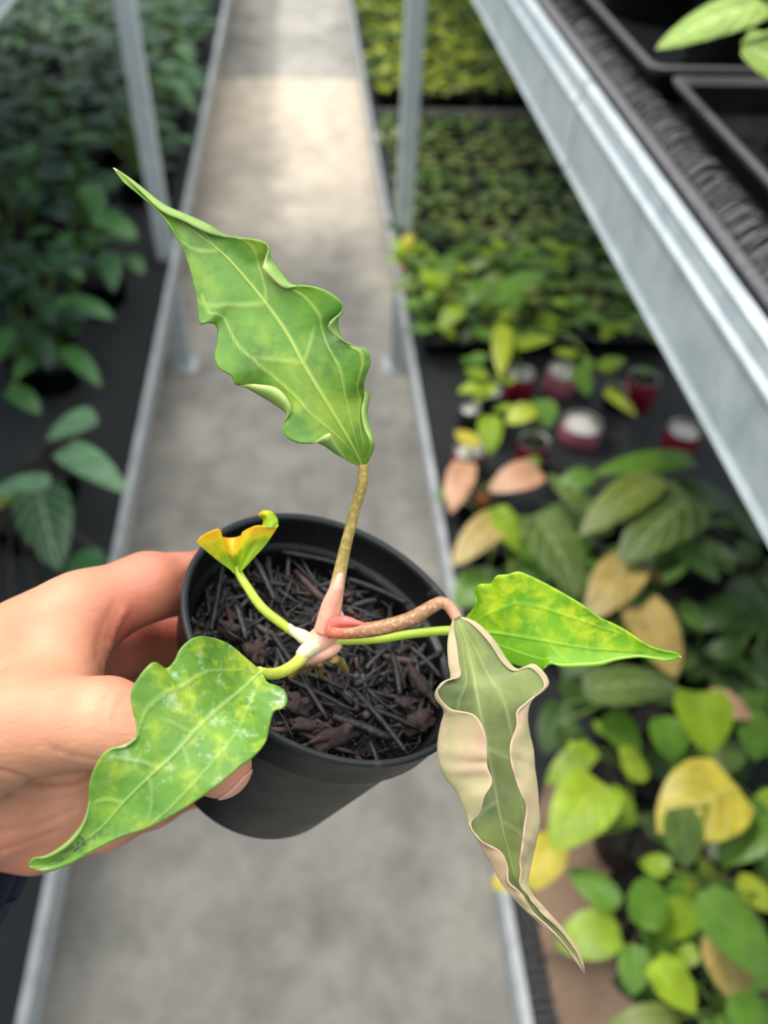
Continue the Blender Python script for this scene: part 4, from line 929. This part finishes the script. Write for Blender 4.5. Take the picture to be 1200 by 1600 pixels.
INDEX = [(-40, 1080, .222, 92), (50, 1010, .218, 78), (135, 957, .218, 64), (230, 917, .226, 52), (330, 908, .246, 48), (430, 950, .270, 42)]
MIDDLE = [(-20, 1120, .245, 80), (90, 1050, .243, 60), (190, 1005, .245, 50), (280, 1000, .262, 44), (370, 1040, .285, 40)]
RING = [(-20, 1200, .250, 80), (90, 1130, .252, 60), (190, 1090, .254, 48), (280, 1100, .268, 42), (370, 1130, .288, 38)]
PINKY = [(-60, 1250, .240, 100), (60, 1275, .236, 82), (160, 1262, .238, 62), (235, 1240, .246, 50), (300, 1215, .262, 42), (360, 1200, .282, 36)]
PALM = [(-330, 1240, .245, 150), (-150, 1190, .235, 145), (-30, 1170, .228, 125)]
WEB = [(95, 985, .214, 66), (95, 1040, .208, 62), (95, 1090, .200, 60)]
HEEL = [(-120, 1270, .225, 110), (0, 1250, .225, 88), (90, 1240, .230, 70)]
Pc = R3.T@(RIM-C0); Nc = NC
def hand_sdf(p):
    d = chain(p, THUMB); d = smin(d, chain(p, WEB), .007)
    ix = chain(p, INDEX); d = smin(d, ix, .006)
    d = smin(d, chain(p, PALM), .012); d = smin(d, chain(p, HEEL), .007)
    f = smin(chain(p, MIDDLE), chain(p, RING), .002); d = smin(d, f, .004)
    d = smin(d, chain(p, PINKY), .004)
    # soft flesh stops at the pot wall
    q = p-Pc; z = q@Nc; r = np.linalg.norm(q-z[:, None]*Nc, axis=1)
    rw = np.where(z > -.0125, PR*1.003, PB+(PR*.93-PB)*np.clip((z+PH)/(PH-.0125), 0, 1))+.0003
    ps = np.maximum(r-rw, np.maximum(z-.001, -PH-z-.0003)); ps = np.where(z > -PH, ps, np.maximum(ps, -PH-z))
    return -smin(-d, ps, .0015)
H_ = .0011
lo = np.array([-.185, -.125, -.325]); hi = np.array([-.018, .012, -.150])
nx, ny, nz = ((hi-lo)/H_).astype(int)+1
gx, gy, gz = [lo[i]+H_*np.arange(n_) for i, n_ in enumerate((nx, ny, nz))]
S = np.empty((nx, ny, nz), np.float32)
for i in range(nx):
    pp = np.stack(np.meshgrid([gx[i]], gy, gz, indexing='ij'), -1).reshape(-1, 3); S[i] = hand_sdf(pp).reshape(ny, nz)
def surface_nets(S, lo, h):
    s = S < 0; n0, n1, n2 = S.shape
    cnt = np.zeros((n0-1, n1-1, n2-1)); acc = np.zeros((n0-1, n1-1, n2-1, 3))
    import itertools
    cor = list(itertools.product((0, 1), repeat=3))
    for c in cor:
        for axx in range(3):
            if c[axx] == 0:
                c2 = list(c); c2[axx] = 1
                A = S[c[0]:n0-1+c[0], c[1]:n1-1+c[1], c[2]:n2-1+c[2]]; B = S[c2[0]:n0-1+c2[0], c2[1]:n1-1+c2[1], c2[2]:n2-1+c2[2]]
                x = (A < 0) != (B < 0); t = np.where(x, A/np.where(A-B == 0, 1, A-B), 0); cnt += x
                for k in range(3): acc[..., k] += x*(c[k]+(t if k == axx else 0))
    m = cnt > 0; idx = -np.ones(cnt.shape, int); idx[m] = np.arange(m.sum())
    ii = np.argwhere(m); V = lo+(ii+acc[m]/cnt[m][:, None])*h; Q = []
    for axx in range(3):
        a1, a2 = (axx+1) % 3, (axx+2) % 3
        sl0 = [slice(None)]*3; sl1 = [slice(None)]*3; sl0[axx] = slice(0, -1); sl1[axx] = slice(1, None)
        x = s[tuple(sl0)] != s[tuple(sl1)]; e_ = np.argwhere(x); ok = (e_[:, a1] > 0) & (e_[:, a2] > 0) & (e_[:, a1] < cnt.shape[a1]) & (e_[:, a2] < cnt.shape[a2]); e_ = e_[ok]
        def g(o1, o2):
            f = e_.copy(); f[:, a1] -= o1; f[:, a2] -= o2; return idx[f[:, 0], f[:, 1], f[:, 2]]
        q = np.stack([g(1, 1), g(0, 1), g(0, 0), g(1, 0)], 1); ins = s[tuple(e_.T)]
        q[~ins] = q[~ins][:, ::-1]; Q.append(q)
    return V, np.concatenate(Q)
Vh, Qh = surface_nets(S, lo, H_)
def sgrad(p, e_=2e-4):
    return np.stack([(hand_sdf(p+np.eye(3)[i]*e_)-hand_sdf(p-np.eye(3)[i]*e_))/(2*e_) for i in range(3)], 1)
for _ in range(2):
    g_ = sgrad(Vh); l2 = (g_**2).sum(1); Vh = Vh-g_*(hand_sdf(Vh)/np.maximum(l2, .2))[:, None]*.9
# creases: short folds pressed into the skin
gn = sgrad(Vh); gn /= np.linalg.norm(gn, axis=1)[:, None]+1e-9
px_ = 600+F*Vh[:, 0]/-Vh[:, 2]; py_ = 800-F*Vh[:, 1]/-Vh[:, 2]; front = gn[:, 2] > -.1
def crease(pl, wpx, dep, dmax=.25):
    pl = catmull(np.array(pl, float), 30); d = np.full(len(Vh), 1e9)
    for a, b in zip(pl[:-1], pl[1:]):
        ab = b-a; t = np.clip(((px_-a[0])*ab[0]+(py_-a[1])*ab[1])/(ab@ab), 0, 1)
        d = np.minimum(d, np.hypot(px_-a[0]-t*ab[0], py_-a[1]-t*ab[1]))
    k = np.exp(-(d/wpx)**2)*front*(-Vh[:, 2] < dmax); return k[:, None]*gn*dep
off = crease([(0, 1205), (60, 1222), (120, 1218), (165, 1200)], 4, .0010)+crease([(0, 1238), (60, 1246), (120, 1238), (150, 1225)], 4, .0006)+crease([(0, 1300), (60, 1290), (120, 1262)], 4, .0007)
off += crease([(178, 1075), (162, 1100), (158, 1135), (170, 1165)], 3, .0003)+crease([(200, 1085), (182, 1110), (180, 1140)], 3, .0003)+crease([(168, 1020), (160, 1045), (172, 1062)], 4, .0004)
Vh = Vh-off
off = crease([(0, 1262), (50, 1270), (100, 1258)], 3, .0004)+crease([(60, 1160), (110, 1180), (150, 1188)], 3, .0003)+crease([(0, 1330), (40, 1318), (90, 1300)], 4, .0005)
off += crease([(196, 952), (176, 990), (164, 1040)], 5, -.0007)+crease([(180, 940), (158, 985), (150, 1030)], 4, .0003)
for i_ in range(9): off += crease([(60+i_*13, 1060+i_*4), (52+i_*13, 1100+i_*3), (56+i_*13, 1150+i_*2)], 1.6, .00010)
Vh = Vh-off
def m_skin():
    n = NT('skin'); a = n.noise(28, 4, .55); b_ = n.noise(900, 3, .6); c_ = n.noise(300, 3, .6, sc=(.35, 1.6, 1))
    at_ = n.n('ShaderNodeAttribute', attribute_name='red').outputs['Fac']
    col = n.ramp(a, [(.3, lin('b67d60')), (.7, lin('c68e70'))]); col = n.mix(at_, col, lin('b4604e'))
    hb = n.math('ADD', n.math('MULTIPLY', b_, .4), c_)
    return n.bsdf(col, .55, bump=hb, bdist=.0005, bstr=.5, Subsurface_Weight=.22, Subsurface_Radius=(.006, .0025, .0015), Subsurface_Scale=1.0)
M_skin = m_skin()
red = np.exp(-(((px_-190)/45)**2+((py_-1000)/75)**2))*.6+np.clip((px_-120)/200, 0, .5)*(py_ < 1000)+.8*np.clip((py_-1230)/120, 0, 1)*(px_ < 300)*.6+.4*(-Vh[:, 2] > .235)  # redder, darker skin painted where the hand lies in shade
PERS = empty('person', P(-100, 1200, .23), 'bare left hand with a navy cuff, gripping the black pot from the left', 'person')
Vw = Vh@R3.T+C0
HAND = mesh('hand', Vw, Qh, M_skin, PERS, attr=dict(red=np.clip(red, 0, 1)))
# thumbnail: a thin plate over the outer end of the thumb
NB = camp(343, 1195, .1815); nd = np.array([.62, -.70, .10]); nd /= np.linalg.norm(nd)
na = np.array([.75, .66, 0.]); na -= nd*(na@nd); na /= np.linalg.norm(na); nb = np.cross(nd, na); NV = []; na_, nb_ = 17, 15
for i in range(na_):
    for j in range(nb_):
        x, y = 2*i/(na_-1)-1, 2*j/(nb_-1)-1; rr_ = max(abs(x), abs(y))/max(math.hypot(x, y), 1e-9); x *= .35+.65*rr_; y *= .35+.65*rr_
        dv_ = nd+na*x*.85+nb*y*.8; dv_ /= np.linalg.norm(dv_); t = .016
        for _ in range(40): t -= max(hand_sdf((NB+dv_*t)[None])[0]-.0002, 0)*.8
        NV.append(NB+dv_*(t-.00005))
NV = np.array(NV)@R3.T+C0; NF = [(i*nb_+j, i*nb_+j+1, (i+1)*nb_+j+1, (i+1)*nb_+j) for i in range(na_-1) for j in range(nb_-1)]
M_nail = m_simple('fingernail', lin('c9937c'), .25, .06, 200, Subsurface_Weight=.2, Subsurface_Scale=.002)
nl = mesh('thumbnail', NV, NF, M_nail, HAND); tag(nl, 'glossy thumbnail'); sd = nl.modifiers.new('s', 'SOLIDIFY'); sd.thickness = .0004; sd.offset = 0
# navy cuff
M_navy = m_simple('navy_cloth', lin('141b2e'), .9, .2, 500)
cf = np.array([P(-98, 1345, .232), P(-170, 1360, .24), P(-420, 1400, .25)]); cf = catmull(cf, 24)
r_ = np.linspace(150, 175, 24)*.236/F; r_[0] *= .99
Vc, Fc, uvc = tube(cf, r_, 48, 1.0, False)
for i in range(24):
    for j in range(48):
        c_ = cf[i]; Vc[i*48+j] = c_+(Vc[i*48+j]-c_)*(1+.02*math.sin(j*.8+i*.5)+.015*math.sin(i*1.7+j*.25))
sl = mesh('sleeve', Vc, Fc, M_navy, PERS); s_ = sl.modifiers.new('s', 'SOLIDIFY'); s_.thickness = .0022; s_.offset = -1

# ------------------------------------------------------------------ plant on the raised shelf, upper right corner
LT = leafmat('7c9a38', 'dde9a0', .95)
t = empty('potted_plant', (.445, .665, 1.345), 'lime-leaved plant drooping over the raised shelf in the upper right corner', 'plant')
for (b0, t0, wd, upv) in [((1195, 8, .70), (1024, 78, .66), 70, None), ((1160, 68, .60), (1260, 140, .62), 66, None), ((1180, -20, .72), (1120, -60, .74), 50, None)]:
    b_ = P(*b0); e_ = P(*t0); V, Fs, uv = bleaf(b_, e_, wd/F*b0[2], up=(-.3, -.5, .8), bend=.08, heart=.08, pw=.62, nu=5, nv=14)
    o = mesh('leaf', V, Fs, LT, t, uv=uv); V, Fs, uv = petiole((.445, .665, 1.34), b_, .0022, .1); mesh('leaf_stalk', V, Fs, M_stem, o)
